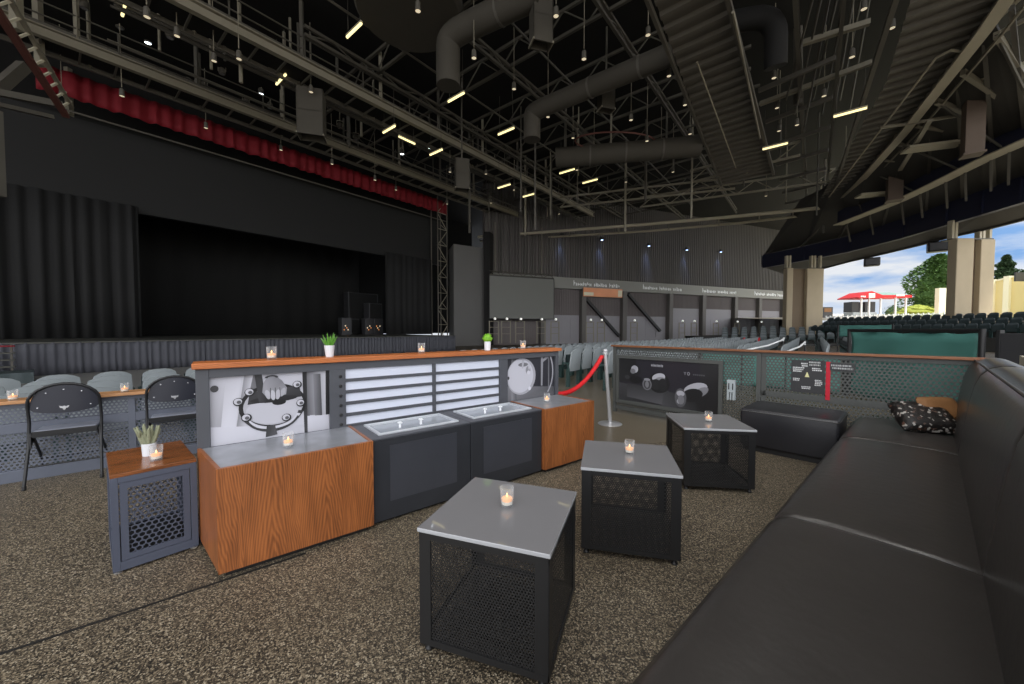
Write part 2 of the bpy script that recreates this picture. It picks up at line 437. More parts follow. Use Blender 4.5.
# roof
m = MB()
m.prism([(-70, -5, 17), (30, -5, 17), (38, 6, 17), (34, 20, 17), (46, 44, 17), (64, 75, 17), (-20, 75, 17), (-70, 40, 17)], (0, 0, .4))
struct(m.build('ceiling', 'roofblack'))

# stage house
DS = 30.7
def stg(px, py, d=DS): return gplane(px, py, N2, d)
def tpx(px, d):  # position along the stage axis of an image column on the plane d
    p = gplane(px, 329, N2, d); return S2.dot(p.xy)
t0, tA, tB, tE = tpx(-60, DS), tpx(141, DS), tpx(384, DS), tpx(448, DS)
ZO = 8.05
m = MB()
m.prism([hall(t0, DS, ZO), hall(tE, DS, ZO), hall(tE, DS, 12.5), hall(t0, DS, 12.5)], N2.to_3d() * .4)
struct(m.build('wall_proscenium', 'header'))
m = MB(); m.prism([hall(t0 - 45, DS, -1), hall(t0, DS, -1), hall(t0, DS, 17), hall(t0 - 45, DS, 17)], N2.to_3d() * .4)
struct(m.build('wall_left', 'header'))
m = MB(); m.prism([hall(t0, DS + 1.4, 11.5), hall(tE, DS + 1.4, 11.5), hall(tE, DS + 1.4, 17), hall(t0, DS + 1.4, 17)], N2.to_3d() * .3)
struct(m.build('wall_fly_loft', 'roofblack'))
m = MB()
m.prism([hall(t0, 41, .8), hall(tE + 14, 41, .8), hall(tE + 14, 41, 17), hall(t0, 41, 17)], N2.to_3d() * .3)
m.prism([hall(t0, 41, .0), hall(t0, DS, .0), hall(t0, DS, 17), hall(t0, 41, 17)], S2.to_3d() * -.3)
struct(m.build('wall_stage_back', 'backdrop'))

# side wall with bays
W2 = Vector((.92, .392)); WN = Vector((-.392, .92)); WD = 38.6
def wal(px, py, off=0.0): return gplane(px, py, WN, WD - off)
def wpt(px, z, off=0.0):
    p = wal(px, 300, off); return Vector((p.x, p.y, z))
wl, wr = wpt(484, 0), wpt(792, 0)
ANG_W = math.atan2(W2.y, W2.x)
L_w = (wr - wl).length
# ribbed siding above, as one corrugated sheet
m = MB(); nrib = 150
for k in range(nrib):
    a = wl + W2.to_3d() * (L_w * k / nrib); w = L_w / nrib
    f = -WN.to_3d() * .14
    q = [a, a + W2.to_3d() * w * .55, a + W2.to_3d() * w * .65 + f, a + W2.to_3d() * w * .9 + f, a + W2.to_3d() * w]
    for p, r_ in zip(q, q[1:]): m.poly([p + Vector((0, 0, 7.4)), r_ + Vector((0, 0, 7.4)), r_ + Vector((0, 0, 17)), p + Vector((0, 0, 17))])
struct(m.build('wall_side', 'siding'))
m = MB(); m.prism([wl + Vector((0, 0, -1)), wr + Vector((0, 0, -1)), wr + Vector((0, 0, 17)), wl + Vector((0, 0, 17))], WN.to_3d() * .4)
for k in range(220):
    a = wl + W2.to_3d() * (L_w * k / 220); m.beam(a + Vector((0, 0, -.5)) - WN.to_3d() * .02, a + Vector((0, 0, 6.1)) - WN.to_3d() * .02, .08, .05)
struct(m.build('wall_side_lower', 'bay'))
m = MB(); o_ = -WN.to_3d() * .5
m.prism([wl + Vector((0, 0, 6.1)), wr + Vector((0, 0, 6.1)), wr + Vector((0, 0, 7.4)), wl + Vector((0, 0, 7.4))], o_)
struct(m.build('trim_2', 'band'))

# ================================================================== BAR
def bar_cabinet(a0, a1, label, skew=0.0):
    t = thing('wooden_bar_cabinet', label, 'cabinet', bl(a0, 0), TH)
    w = a1 - a0; k = skew / .48
    bx(0, w, 0, .022, .03, .582, .002).build('front_panel', 'wood_v', t)
    m = MB(); m.prism([(0, .022, .03), (.02, .022, .03), (.02 - skew, .5, .03), (-skew, .5, .03)], (0, 0, .552)); m.build('side_panel', 'wood_v', t)
    bx(w - .02, w, .022, .5, .03, .582, .002).build('side_panel', 'wood_v', t)
    m = MB(); m.prism([(.02, .022, .555), (w - .02, .022, .555), (w - .02, .5, .555), (.02 - skew, .5, .555)], (0, 0, .023)); m.build('top', 'galv', t)
    bx(.03, w - .03, .03, .48, 0, .03).build('plinth', 'black', t)
    bx(.02, w - .02, .022, .5, .05, .07).build('bottom_board', 'black', t)
    return t
bar_cabinet(0, .797, 'long walnut bar cabinet with grey metal top at the left end of the bar', .085)
bar_cabinet(2.32, 3.0, 'orange walnut bar cabinet at the right end of the bar, nearest the chrome post')
def cooler(a0, a1, label):
    t = thing('cooler_unit', label, 'bar cooler', bl(a0, .04), TH); w = a1 - a0
    m = MB(); m.box(0, w, 0, .015, .02, .57, .003); m.box(0, .012, .015, .46, .02, .57); m.box(w - .012, w, .015, .46, .02, .57)
    m.box(.012, w - .012, .44, .46, .02, .57); m.build('body', 'cooler', t)
    m = MB(); m.box(.12, w - .12, -.002, .002, .14, .52); m.build('front_panel', 'coolsheen', t)  # sheen put in as a lighter patch on the cooler front
    # top with a rectangular opening
    x0, x1, y0, y1 = .07, w - .06, .07, .40
    m = MB(); m.box(0, w, 0, y0, .56, .578); m.box(0, w, y1, .46, .56, .578); m.box(0, x0, y0, y1, .56, .578); m.box(x1, w, y0, y1, .56, .578)
    m.build('top', 'charcoal', t)
    m = MB(); f = .022
    m.box(x0, x1, y0, y0 + f, .566, .59, .003); m.box(x0, x1, y1 - f, y1, .566, .59, .003); m.box(x0, x0 + f, y0 + f, y1 - f, .566, .59, .003); m.box(x1 - f, x1, y0 + f, y1 - f, .566, .59, .003)
    m.build('lid_frame', 'lidframe', t)
    bx(x0 + f, x1 - f, y0 + f, y1 - f, .568, .576).build('lid', 'lid', t)
    for hx in (.36, .58):
        m = MB(); m.tube([(w * hx, .2, .574), (w * hx, .2, .612)], .009, 10); m.box(w * hx - .014, w * hx + .014, .185, .215, .606, .618, .004)
        m.build('lid_handle', 'handle', t, 40)
    bx(.02, w - .02, .03, .44, 0, .02).build('plinth', 'black', t)
cooler(.80, 1.555, 'black metal drinks cooler beside the long walnut cabinet, with lidded ice well')
cooler(1.56, 2.315, 'black metal drinks cooler beside the short orange walnut cabinet, with lidded ice well')

bk = thing('bar_back', 'tall charcoal bar back with wood cap, photo prints and white slatted panels', 'bar back', bl(0, .5), TH)
def bbox(x0, x1, y0, y1, z0, z1, nm, mt, b=.002): return bx(x0, x1, y0, y1, z0, z1, b).build(nm, mt, bk)
bbox(-.085, -.02, -.0, .14, 0, 1.06, 'end_post', 'charcoal', .004)
bbox(2.955, 3.0, -.0, .14, 0, 1.06, 'end_post', 'charcoal', .004)
bbox(-.02, 2.955, 0, .14, 1.005, 1.06, 'top_rail', 'charcoal')
bbox(-.02, 2.955, .012, .14, 0, .575, 'lower_board', 'charcoal')
bbox(.655, .765, 0, .14, .575, 1.005, 'mullion', 'charcoal')
bbox(1.473, 1.50, 0, .14, .575, 1.005, 'mullion', 'charcoal')
bbox(2.187, 2.285, 0, .14, .575, 1.005, 'mullion', 'charcoal')
bbox(-.02, .655, .03, .14, .575, 1.005, 'backing_board', 'charcoal')
bbox(2.285, 2.955, .03, .14, .575, 1.005, 'backing_board', 'charcoal')
m = MB(); m.box(-.1, 3.02, -.03, .19, 1.062, 1.097, .004); m.build('wood_cap', 'wood_h', bk)
for i in range(6):
    m = MB(); m.lathe([(.011, 0), (.011, .006), (.006, .011)], (0, 0, 0), 10)
    for v in m.bm.verts: v.co = Vector((.728 + v.co.x, -.001 - v.co.z, .60 + i * .071 + v.co.y))
    m.build('bolt', 'black', bk)
for x0, x1 in ((.765, 1.473), (1.50, 2.187)):
    bbox(x0, x1, .02, .05, .575, 1.005, 'white_panel', 'white', 0)
    for i in range(4): bbox(x0, x1, .006, .019, .652 + i * .086, .676 + i * .086, 'slat', 'charcoal', .001)
    bbox(x0, x1, .006, .019, .575, .592, 'slat', 'charcoal', .001)
# left print: a hand holding a tambourine against a pale shirt
S = []
def q4(x0, y0, x1, y1, x2, y2, x3, y3): return [(x0, y0), (x1, y1), (x2, y2), (x3, y3)]
S += [(q4(0, 0, .16, 0, .12, 1, 0, 1), [170, 150, 205, 190]), (q4(.06, 0, .17, 0, .24, 1, .12, 1), [226, 220, 210, 200]),
      (q4(.17, 0, .24, 0, .34, 1, .26, 1), [140, 205, 215, 150]), (q4(.30, .75, .40, .7, .38, 1, .33, 1), 120),
      (q4(.0, .0, .78, .0, .78, .13, .0, .28), [214, 206, 200, 222]),
      (q4(.76, 0, .82, 0, .79, 1, .75, 1), [60, 70, 44, 40]), (q4(.79, .28, .97, .25, .97, 1, .79, 1), [92, 190, 205, 120]),
      (q4(.86, .25, .93, .25, .92, .95, .85, .95), [120, 70, 90, 140]), (q4(.79, 0, 1, 0, 1, .24, .79, .27), [200, 190, 205, 216]),
      (q4(.965, .25, 1, .25, 1, 1, .97, 1), [40, 30, 36, 46]), (ell(.035, .83, .03, .05), 70)]
# rim behind, skin, near rim
S += [(ell(.495, .5, .285, .345, 34), 40), (ell(.5, .50, .255, .30, 34), 186), (ell(.50, .43, .235, .21, 30), 200),
      (q4(.28, .55, .74, .60, .72, .78, .30, .74), [60, 52, 70, 66]),
      (ell(.50, .60, .20, .05, 20), 44), (ell(.54, .545, .06, .045, 14), 36),
      (arcband(.49, .46, .27, .34, .16, 195, 345, 22), 62), (arcband(.49, .44, .255, .30, .13, 205, 338, 22), 214),
      (arcband(.49, .43, .25, .335, .09, 205, 335, 22), 60), (q4(.42, .02, .52, .04, .50, .2, .43, .19), [58, 90, 70, 60])]
# forearm and fist
S += [(q4(.37, .58, .43, .55, .40, 1.0, .34, 1.0), [70, 50, 60, 52]),
      ([(.40, .72), (.44, .63), (.52, .62), (.60, .66), (.61, .76), (.57, .88), (.51, .97), (.45, .97), (.41, .86)], [150, 160, 170, 166, 150, 130, 140, 150, 160]),
      (ell(.445, .68, .022, .075, 12, tilt=8), 188), (ell(.487, .665, .022, .08, 12, tilt=4), 196), (ell(.53, .67, .022, .078, 12, tilt=-4), 190), (ell(.572, .70, .021, .07, 12, tilt=-12), 178),
      (q4(.463, .62, .468, .62, .472, .78, .466, .78), 80), (q4(.507, .61, .512, .61, .512, .78, .506, .78), 80), (q4(.55, .63, .555, .63, .549, .78, .544, .78), 84),
      (arcband(.48, .93, .06, .05, .4, 10, 170, 10), 60)]
for cx, cy in ((.30, .74), (.21, .61), (.27, .36), (.60, .29), (.73, .50), (.70, .80)):
    S += [(ell(cx, cy, .042, .062, 16), 40), (ell(cx - .004, cy + .006, .032, .047, 16), 206), (ell(cx + .004, cy - .004, .018, .026, 12), 96)]
picture('photo_print', .675, .43, 206, S, bk, (-.02, .028, .575))
# right print: round white cymbal, dangling earring and pale hoops on dark ground
S = [(q4(0, 0, 1, 0, 1, .22, 0, .36), [120, 96, 90, 140]), (q4(.10, 0, .2, 0, .17, 1, .10, 1), [150, 90, 60, 110]),
     (ell(.30, .56, .29, .44, 30), 178), (ell(.28, .57, .26, .40, 30), 208), (ell(.33, .84, .10, .05, 14), 120), (ell(.04, .55, .022, .04, 10), 60),
     (q4(.30, .75, .33, .75, .36, 1, .31, 1), 190), (ell(.43, .70, .05, .10, 14), 150), (ell(.44, .64, .035, .05, 12), 220), (ell(.45, .80, .018, .1, 10), 200),
     (arcband(.52, .62, .46, .80, .055, -42, 42, 18), 176), (q4(.70, .9, .74, .86, .90, 1, .80, 1), 150), (q4(.70, .28, .735, .28, .75, 1, .70, 1), 150),
     (q4(.86, .2, .885, .2, .885, 1, .86, 1), 120), (ell(.46, .25, .03, .05, 10), 230)]
picture('photo_print', .67, .43, (52, 52, 56), S, bk, (2.285, .028, .575))

# ================================================================== COFFEE TABLES
def make_table(label):
    t = thing('coffee_table', label, 'coffee table', (0, 0, 0), 0, 'perforated coffee tables')
    w = .53; h = w / 2
    m = MB(); m.box(-h - .008, h + .008, -h - .008, h + .008, .492, .51, .003); top = m.build('table_top', ['tabletop', 'edge'], t)
    for p in top.data.polygons:
        if abs(p.normal.z) < .6: p.material_index = 1
    m = MB()
    fr = .05
    for sx in (-1, 1):
        for sy in (-1, 1):
            x = sx * (h - fr / 2); y = sy * (h - fr / 2)
            m.box(x - fr / 2, x + fr / 2, sy * h - .003, sy * h + .003, .035, .49)
            m.box(sx * h - .003, sx * h + .003, y - fr / 2, y + fr / 2, .035, .49)
    for s_ in (-1, 1):
        for z0, z1 in ((.035, .06), (.465, .492)):
            m.box(-h, h, s_ * h - .0035, s_ * h + .0035, z0, z1); m.box(s_ * h - .0035, s_ * h + .0035, -h, h, z0, z1)
    m.build('frame', 'black', t)
    n = h - .002
    for nm, fn in (('perforated_side', lambda x, z: (x, -n, z)), ('perforated_side', lambda x, z: (x, n, z)), ('perforated_side', lambda x, z: (-n, x, z)), ('perforated_side', lambda x, z: (n, x, z))):
        m = MB(); m.hexperf(-h + .03, h - .03, .045, .48, .0125, .0047, fn); m.build(nm, 'blackperf', t)
    m = MB(); m.hexperf(-h + .005, h - .005, -h + .005, h - .005, .0125, .0030, lambda x, z: (x, z, .05)); m.build('base_tray', 'traysteel', t)
    for sx in (-1, 1):
        for sy in (-1, 1):
            m = MB(); m.lathe([(.016, 0), (.018, .006), (.012, .012), (.010, .036)], (sx * (h - .025), sy * (h - .025), 0), 12); m.build('foot', 'black', t, 40)
    return t
h_ = .51
def corner_fit(fl, bl_, br, fr):
    q = [gz(*p, h_) for p in (fl, bl_, br, fr)]
    c = sum(q, Vector()) / 4; d = (q[3] - q[0]) + (q[2] - q[1])
    return Vector((c.x, c.y, 0)), math.atan2(d.y, d.x)
T1 = corner_fit((419.5, 526), (476, 478), (575.5, 492.4), (548, 552))
T2 = corner_fit((580, 467), (587, 440), (669, 446), (679, 475))
T3 = corner_fit((680, 428), (668.5, 412.5), (732, 414), (753, 431))
tab = make_table('nearest of the three black perforated coffee tables, at the front of the picture')
tab.location = T1[0]; tab.rotation_euler.z = T1[1]
dup(tab, T2[0], T2[1], 'middle one of the three black perforated coffee tables, between the other two')
dup(tab, T3[0], T3[1], 'farthest of the three black perforated coffee tables, beside the leather ottoman')

# ================================================================== CANDLES
def make_candle(label, loc):
    t = thing('candle_holder', label, 'candle', loc, 0, 'glass candle holders')
    m = MB(); m.lathe([(.026, 0), (.028, .003), (.031, .086), (.0298, .086), (.0265, .010), (.0, .010)], (0, 0, 0), 24, True, False)
    m.build('glass_cup', 'glass', t, 40)
    m = MB(); m.lathe([(.0235, .012), (.0245, .026)], (0, 0, 0), 20); m.build('candle_wax', 'wax', t, 40)
    m = MB(); m.lathe([(.0243, .0262), (.0245, .038), (.016, .041)], (0, 0, 0), 20); m.build('glowing_wax_top', 'waxlit', t, 40)
    m = MB(); m.lathe([(.0015, .0415), (.0045, .047), (.0035, .053), (.0006, .061)], (0, 0, 0), 10); m.build('flame', 'flame', t, 60)
    return t
cd = make_candle('lit glass candle on the nearest coffee table', gz(507, 506, h_))
def cap_pt(px, py, z=1.0985): return gz(px, py, z)
dup(cd, gz(629.5, 453.5, h_), None, 'lit glass candle on the middle coffee table')
dup(cd, gz(708.5, 421.5, h_), None, 'lit glass candle on the farthest coffee table')
def on_cap(px):  # centre line of the bar cap under an image column
    p = gplane(px, 350, BN, BO.dot(BN) + .58); return Vector((p.x, p.y, 1.0985))
dup(cd, on_cap(271.5), None, 'glass candle on the bar cap above the tambourine photo')
dup(cd, on_cap(421.5), None, 'glass candle on the bar cap above the white slatted panels')
dup(cd, on_cap(523), None, 'glass candle on the bar cap near its right end')
def on_p(px, p_, z):
    p = gplane(px, 350, BN, BO.dot(BN) + p_); return Vector((p.x, p.y, z))
dup(cd, on_p(286.5, .22, .5795), None, 'lit glass candle on the long walnut cabinet, in front of the tambourine photo')
dup(cd, on_p(547, .26, .5795), None, 'glass candle on the short orange walnut cabinet')

# ================================================================== SIDE TABLE WITH WOOD TOP
fl = gz(113, 576); fr = gz(199, 547); e = (fr - fl); wS = e.length; aS = math.atan2(e.y, e.x); dS = .56; hS = .535
st = thing('side_table', 'small blue-grey metal side table with hexagon perforated front and wooden top', 'side table', fl, aS)
m = MB(); b_ = .03
for x in (0, wS - b_):
    for y in (0, dS - b_): m.box(x, x + b_, y, y + b_, .012, hS - .02, .002)
for y in (0, dS - b_):
    m.box(b_, wS - b_, y, y + b_, .012, .06); m.box(b_, wS - b_, y, y + b_, hS - .05, hS - .02)
for x in (0, wS - b_):
    m.box(x, x + b_, b_, dS - b_, .012, .06); m.box(x, x + b_, b_, dS - b_, hS - .05, hS - .02)
m.build('frame', 'blueperf', st)
m = MB(); i_ = .034
m.box(i_, wS - i_, .004, .012, .062, .09); m.box(i_, wS - i_, .004, .012, hS - .085, hS - .052); m.box(i_, i_ + .03, .004, .012, .09, hS - .085); m.box(wS - i_ - .03, wS - i_, .004, .012, .09, hS - .085)
m.hexperf(i_ + .025, wS - i_ - .025, .085, hS - .08, .0275, .0118, lambda x, z: (x, .008, z)); m.build('front_panel', 'blueperf', st)
m = MB(); m.hexperf(.02, dS - .02, .05, hS - .04, .0275, .0118, lambda x, z: (.012, x, z)); m.build('side_panel', 'blueperf', st)
m = MB(); m.hexperf(.02, dS - .02, .05, hS - .04, .0275, .0118, lambda x, z: (wS - .012, x, z)); m.build('side_panel', 'blueperf', st)
m = MB(); m.hexperf(.02, wS - .02, .05, hS - .04, .0275, .0118, lambda x, z: (x, dS - .012, z)); m.build('back_panel', 'blueperf', st)
m = MB(); m.box(.02, wS - .02, .02, dS - .02, .045, .055); m.build('base_board', 'black', st)
m = MB(); m.box(0, wS, 0, dS, hS - .0195, hS, .002); m.build('table_top', 'wood_top', st)
for x in (.02, wS - .02):
    for y in (.02, dS - .02):
        m = MB(); m.lathe([(.016, 0), (.018, .006), (.008, .009), (.008, .013)], (x, y, 0), 12); m.build('foot', 'chrome', st, 40)
dup(cd, gz(156.5, 460, hS + .0005), None, 'lit glass candle on the wood topped side table')

# plants
def pot(t, r0, r1, h):
    m = MB(); m.lathe([(r0, 0), (r1, h), (r1 * .88, h), (r1 * .85, h - .012)], (0, 0, 0), 24); m.build('pot', 'pot', t, 40)
t = thing('potted_cactus', 'grey-green cactus cluster in a white pot on the side table', 'plant', gz(149.5, 455, hS + .0005))
pot(t, .032, .036, .075)
stems = MB()
for k in range(19):
    a = random.uniform(0, 2 * PI); r = random.uniform(0, .026); ln = random.uniform(.06, .125); le = random.uniform(.1, .55)
    b0 = Vector((r * math.cos(a), r * math.sin(a), .064)); d = Vector((math.cos(a) * le, math.sin(a) * le, 1)).normalized()
    stems.tube([b0, b0 + d * ln * .5, b0 + d * ln + Vector((0, 0, .01))], [.009, .011, .005], 7)
    if k % 2 == 0:
        b1 = b0 + d * ln * .55; d2 = Vector((math.cos(a + 1.4), math.sin(a + 1.4), .6)).normalized(); stems.tube([b1, b1 + d2 * .02, b1 + d2 * .03 + Vector((0, 0, .02))], [.007, .008, .004], 6)
stems.build('cactus_stems', 'cactus', t, 60)
t = thing('potted_aloe', 'small spiky green aloe in a white pot on the bar cap', 'plant', on_cap(329.5))
pot(t, .026, .036, .085)
m = MB()
for k in range(15):
    a = k * 2.4; le = .22 + .05 * k; d = Vector((math.cos(a) * le, math.sin(a) * le, 1)).normalized(); ln = .095 - .002 * k
    b0 = Vector((math.cos(a) * .012, math.sin(a) * .012, .078)); m.tube([b0, b0 + d * ln * .5, b0 + d * ln + Vector((0, 0, .008))], [.008, .0075, .001], 5)
m.build('leaves', 'leaf', t, 50)
t = thing('potted_moss_ball', 'round lime green moss plant in a white pot on the bar cap', 'plant', on_cap(487.5))
pot(t, .028, .034, .085)
m = MB(); m.sphere((0, 0, .112), .042, (1, 1, .95), 18, 12, .1)
for k in range(60):
    a = random.uniform(0, 2 * PI); z = random.uniform(-.3, 1); r = math.sqrt(1 - z * z); d = Vector((r * math.cos(a), r * math.sin(a), z))
    m.tube([Vector((0, 0, .112)) + d * .036, Vector((0, 0, .112)) + d * .053], [.005, .001], 4)
m.build('foliage', 'leaf2', t, 60)

# ================================================================== SOFA
SA = math.atan2(1.302, 1.457); S0 = Vector((1.329, 1.771, 0))
sofa = thing('banquette_sofa', 'long black leather banquette sofa with high rolled back along the right', 'sofa', S0, SA)
def rounded(y0, y1, z0, z1, r, crown=.0, n=5):
    pts = []
    for cy, cz, a0 in ((y1 - r, z1 - r, 0), (y0 + r, z1 - r, 90), (y0 + r, z0 + r, 180), (y1 - r, z0 + r, 270)):
        for k in range(n + 1):
            a = R(a0 + 90 * k / n); pts.append((cy + r * math.cos(a), cz + r * math.sin(a)))
    return pts
seat_prof = [(.068, .075), (.074, .2), (.074, .32), (.066, .368), (.036, .398), (-.02, .415), (-.14, .424), (-.3, .426), (-.46, .422), (-.58, .412), (-.62, .39), (-.62, .09)]
back_prof = [(-.575, .28), (-.578, .40), (-.59, .52), (-.605, .66), (-.622, .80), (-.64, .91), (-.665, .985), (-.705, 1.035), (-.75, 1.052), (-.81, 1.056), (-.86, 1.045), (-.885, 1.01), (-.89, .9), (-.89, .05), (-.64, .05), (-.63, .27)]
def stations(x0, x1):
    o = [(x0 + .002, .034), (x0 + .006, .017), (x0 + .018, .005), (x0 + .045, 0)]
    k = 6
    o += [(x0 + .045 + (x1 - x0 - .09) * i / k, -.002 if 0 < i < k else 0) for i in range(1, k)]
    o += [(x1 - .045, 0), (x1 - .018, .005), (x1 - .006, .017), (x1 - .002, .034)]
    return o
for x0, x1 in ((-1.95, 0), (0, 1.954), (1.954, 3.16)):
    m = MB(); m.loft(seat_prof, stations(x0, x1)); m.build('seat_cushion', 'leather', sofa, 50)
    m = MB(); m.loft(back_prof, stations(x0, x1)); m.build('back_cushion', 'leather', sofa, 50)
    bx(x0 + .03, x1 - .03, -.60, .03, 0, .074).build('plinth', 'black', sofa)
for x in (0, 1.954):
    m = MB(); m.tube([(x, y, z) for y, z in ((-.02, .398), (-.14, .409), (-.3, .412), (-.46, .408), (-.575, .398))], .005, 8); m.build('seam_piping', 'seam', sofa, 60)
m = MB(); m.tube([(-1.93, -.69, 1.034), (-.01, -.69, 1.034), (1.954, -.69, 1.034), (3.15, -.69, 1.034)], .007, 8); m.build('back_piping', 'seam', sofa, 60)
m = MB(); m.box(-1.95, 3.16, -.93, -.894, .02, 1.0, .004); m.build('back_board', 'black', sofa)

m = MB(); m.prism([(-1.95, -.95, 0), (3.3, -.95, 0), (3.3, -1.5, 0), (-1.95, -1.5, 0)], (0, 0, 1.072)); lg = m.build('ledge_wall', 'paving'); lg.location = S0; lg.rotation_euler.z = SA; tag(lg, 'pale sunlit ledge behind the back of the leather sofa', 'ledge')
# cushions on the sofa
def sl(x, y, z=0.0):
    q = S0.xy + rot2((x, y), SA); return Vector((q.x, q.y, z))
def pillow(name, label, w, h, th, mt, loc, mtx, extra=None):
    t = thing(name, label, 'cushion', loc)
    def fn(sg):
        def f(u, v):
            x = u * 2 - 1; y = v * 2 - 1
            k = max(0, (1 - x ** 4) * (1 - y ** 4)) ** .55
            pin = 1 - .08 * (x * x * y * y)
            return mtx @ Vector((x * w / 2 * (1 - .07 * (1 - y * y) * 0) * pin, y * h / 2 * pin, sg * th / 2 * k))
        return f
    m = MB(); m.grid(fn(1), 14, 14); m.grid(fn(-1), 14, 14); bmesh.ops.remove_doubles(m.bm, verts=m.bm.verts, dist=.0005)
    m.build('pillow_cover', mt, t, 60)
    return t
mx1 = Matrix.Rotation(SA - R(60), 3, 'Z') @ Matrix.Rotation(R(34), 3, 'X')
pillow('throw_pillow', 'black sequinned throw pillow lying at the far end of the leather sofa', .40, .34, .15, 'pillow', sl(2.66, -.40, .535), mx1)
mx2 = Matrix.Rotation(SA - R(42), 3, 'Z') @ Matrix.Rotation(R(58), 3, 'X')
pillow('throw_pillow', 'small brown throw pillow leaning behind the black sequinned one', .34, .24, .10, 'pillowb', sl(2.80, -.50, .60), mx2)

# ================================================================== OTTOMAN
of = gz(740, 407.6, .45); orr = gz(839.7, 421, .45); e = orr - of; wO = e.length
ot = thing('ottoman', 'low black leather ottoman against the perforated fence', 'ottoman', (of.x, of.y, 0), math.atan2(e.y, e.x))
m = MB(); m.box(0, wO, 0, .66, .05, .45, .028, 4); m.build('cushion_block', 'leather2', ot, 50)
m = MB(); m.tube([(.012, -.002, .425), (wO - .012, -.002, .425), (wO + .002, .012, .425), (wO + .002, .65, .425)], .004, 6); m.build('piping', 'leather', ot, 60)
bx(.03, wO - .03, .03, .63, 0, .05).build('plinth', 'black', ot)

# ================================================================== FENCE (perforated partition)
FA = Vector((1.62, 5.95, 0)); FD = Vector((.904, -1, 0)).normalized(); FANG = math.atan2(FD.y, FD.x); FL = 3.66
FN = Vector((-FD.y, FD.x, 0))
fe = thing('perforated_partition', 'perforated steel partition with wood cap behind the coffee tables and sofa', 'partition', FA, FANG)
def fpx(px, off=0.0):  # distance along the fence of an image column
    n = (FN.x, FN.y); p = gplane(px, 350, n, FA.dot(FN) + off); return (p - FA).dot(FD)
xm0, xm1, x2 = fpx(616), fpx(724.5), fpx(760)
def fb(x0, x1, y0, y1, z0, z1, nm, mt, b=.002): return bx(x0, x1, y0, y1, z0, z1, b).build(nm, mt, fe)
for x in (0, x2 - .03, FL - .05): fb(x, x + .05, -.025, .025, 0, 1.03, 'post', 'fencemetal', .003)
fb(.05, FL - .05, -.018, .018, .985, 1.03, 'top_rail', 'fencemetal')
fb(.05, FL - .05, -.018, .018, .05, .11, 'bottom_rail', 'fencemetal')
fb(-.02, FL + .02, -.06, .06, 1.0305, 1.055, 'wood_cap', 'wood_fence', .004)
m = MB(); m.hexperf(x2 + .02, FL - .05, .10, .99, .036, .0125); m.build('perforated_panel', 'fencemetal', fe, solid=.003)
m = MB(); m.hexperf(.05, x2 - .03, .10, .99, .036, .0125); m.build('perforated_panel', 'fencemetal', fe, solid=.003)
m = MB()
m.box(x2 + .02, FL - .05, -.006, -.003, .52, .575, .001); m.box(x2 + .02, x2 + .07, -.006, -.003, .10, .985); m.build('stiffener', 'fencemetal', fe)
# photo panel hung in the frame
m = MB(); z0, z1 = .16, .905; fw = .05; X0, X1 = .07, xm1
m.box(X0, X1, -.05, -.02, z1 - fw, z1, .003); m.box(X0, X1, -.05, -.02, z0, z0 + fw, .003); m.box(X0, X0 + fw, -.05, -.02, z0 + fw, z1 - fw, .003); m.box(X1 - fw, X1, -.05, -.02, z0 + fw, z1 - fw, .003)
m.build('picture_frame', 'fencemetal', fe)
bx(X0 + .01, X1 - .01, -.03, -.019, z0 + .01, z1 - .01).build('backing_board', 'black', fe)
S = [(q4(0, 0, 1, 0, 1, .2, 0, .42), [58, 40, 34, 70]), (q4(.1, .1, .55, .02, .55, .35, .1, .42), [84, 96, 66, 54]), (q4(.48, 0, .82, 0, .8, .3, .5, .34), [78, 52, 40, 64]),
     (q4(0, .45, .2, .45, .2, 1, 0, 1), [46, 36, 30, 40]), (q4(.84, 0, 1, 0, 1, 1, .84, 1), [40, 36, 40, 48]),
     (ell(.19, .74, .06, .12, 16), 38), (ell(.185, .76, .04, .085, 14), 176), (ell(.165, .71, .03, .06, 12), 120), (ell(.10, .56, .03, .05, 12), 60), (ell(.20, .52, .07, .09, 14), 30),
     (ell(.45, .50, .11, .22, 22), 32), (ell(.445, .62, .062, .10, 18, tilt=-20), 196), (ell(.46, .57, .05, .07, 16, tilt=-25), 150), (ell(.42, .46, .06, .12, 16), 44), (ell(.49, .47, .05, .14, 16), 40),
     (ell(.325, .44, .05, .13, 18), 120), (ell(.325, .44, .038, .105, 18), 74), (ell(.325, .44, .02, .075, 14), 130), (ell(.325, .55, .035, .03, 12), 150),
     (ell(.80, .38, .12, .22, 22, tilt=-24), 40), (ell(.80, .46, .085, .15, 20, tilt=-30), 190), (ell(.845, .40, .05, .13, 16, tilt=-24), 140), (ell(.775, .34, .085, .13, 18, tilt=-20), 38),
     (ell(.665, .24, .055, .20, 20), 96), (ell(.665, .33, .038, .06, 14), 188), (ell(.65, .16, .02, .05, 10), 170), (ell(.67, .2, .03, .1, 12), 130)]
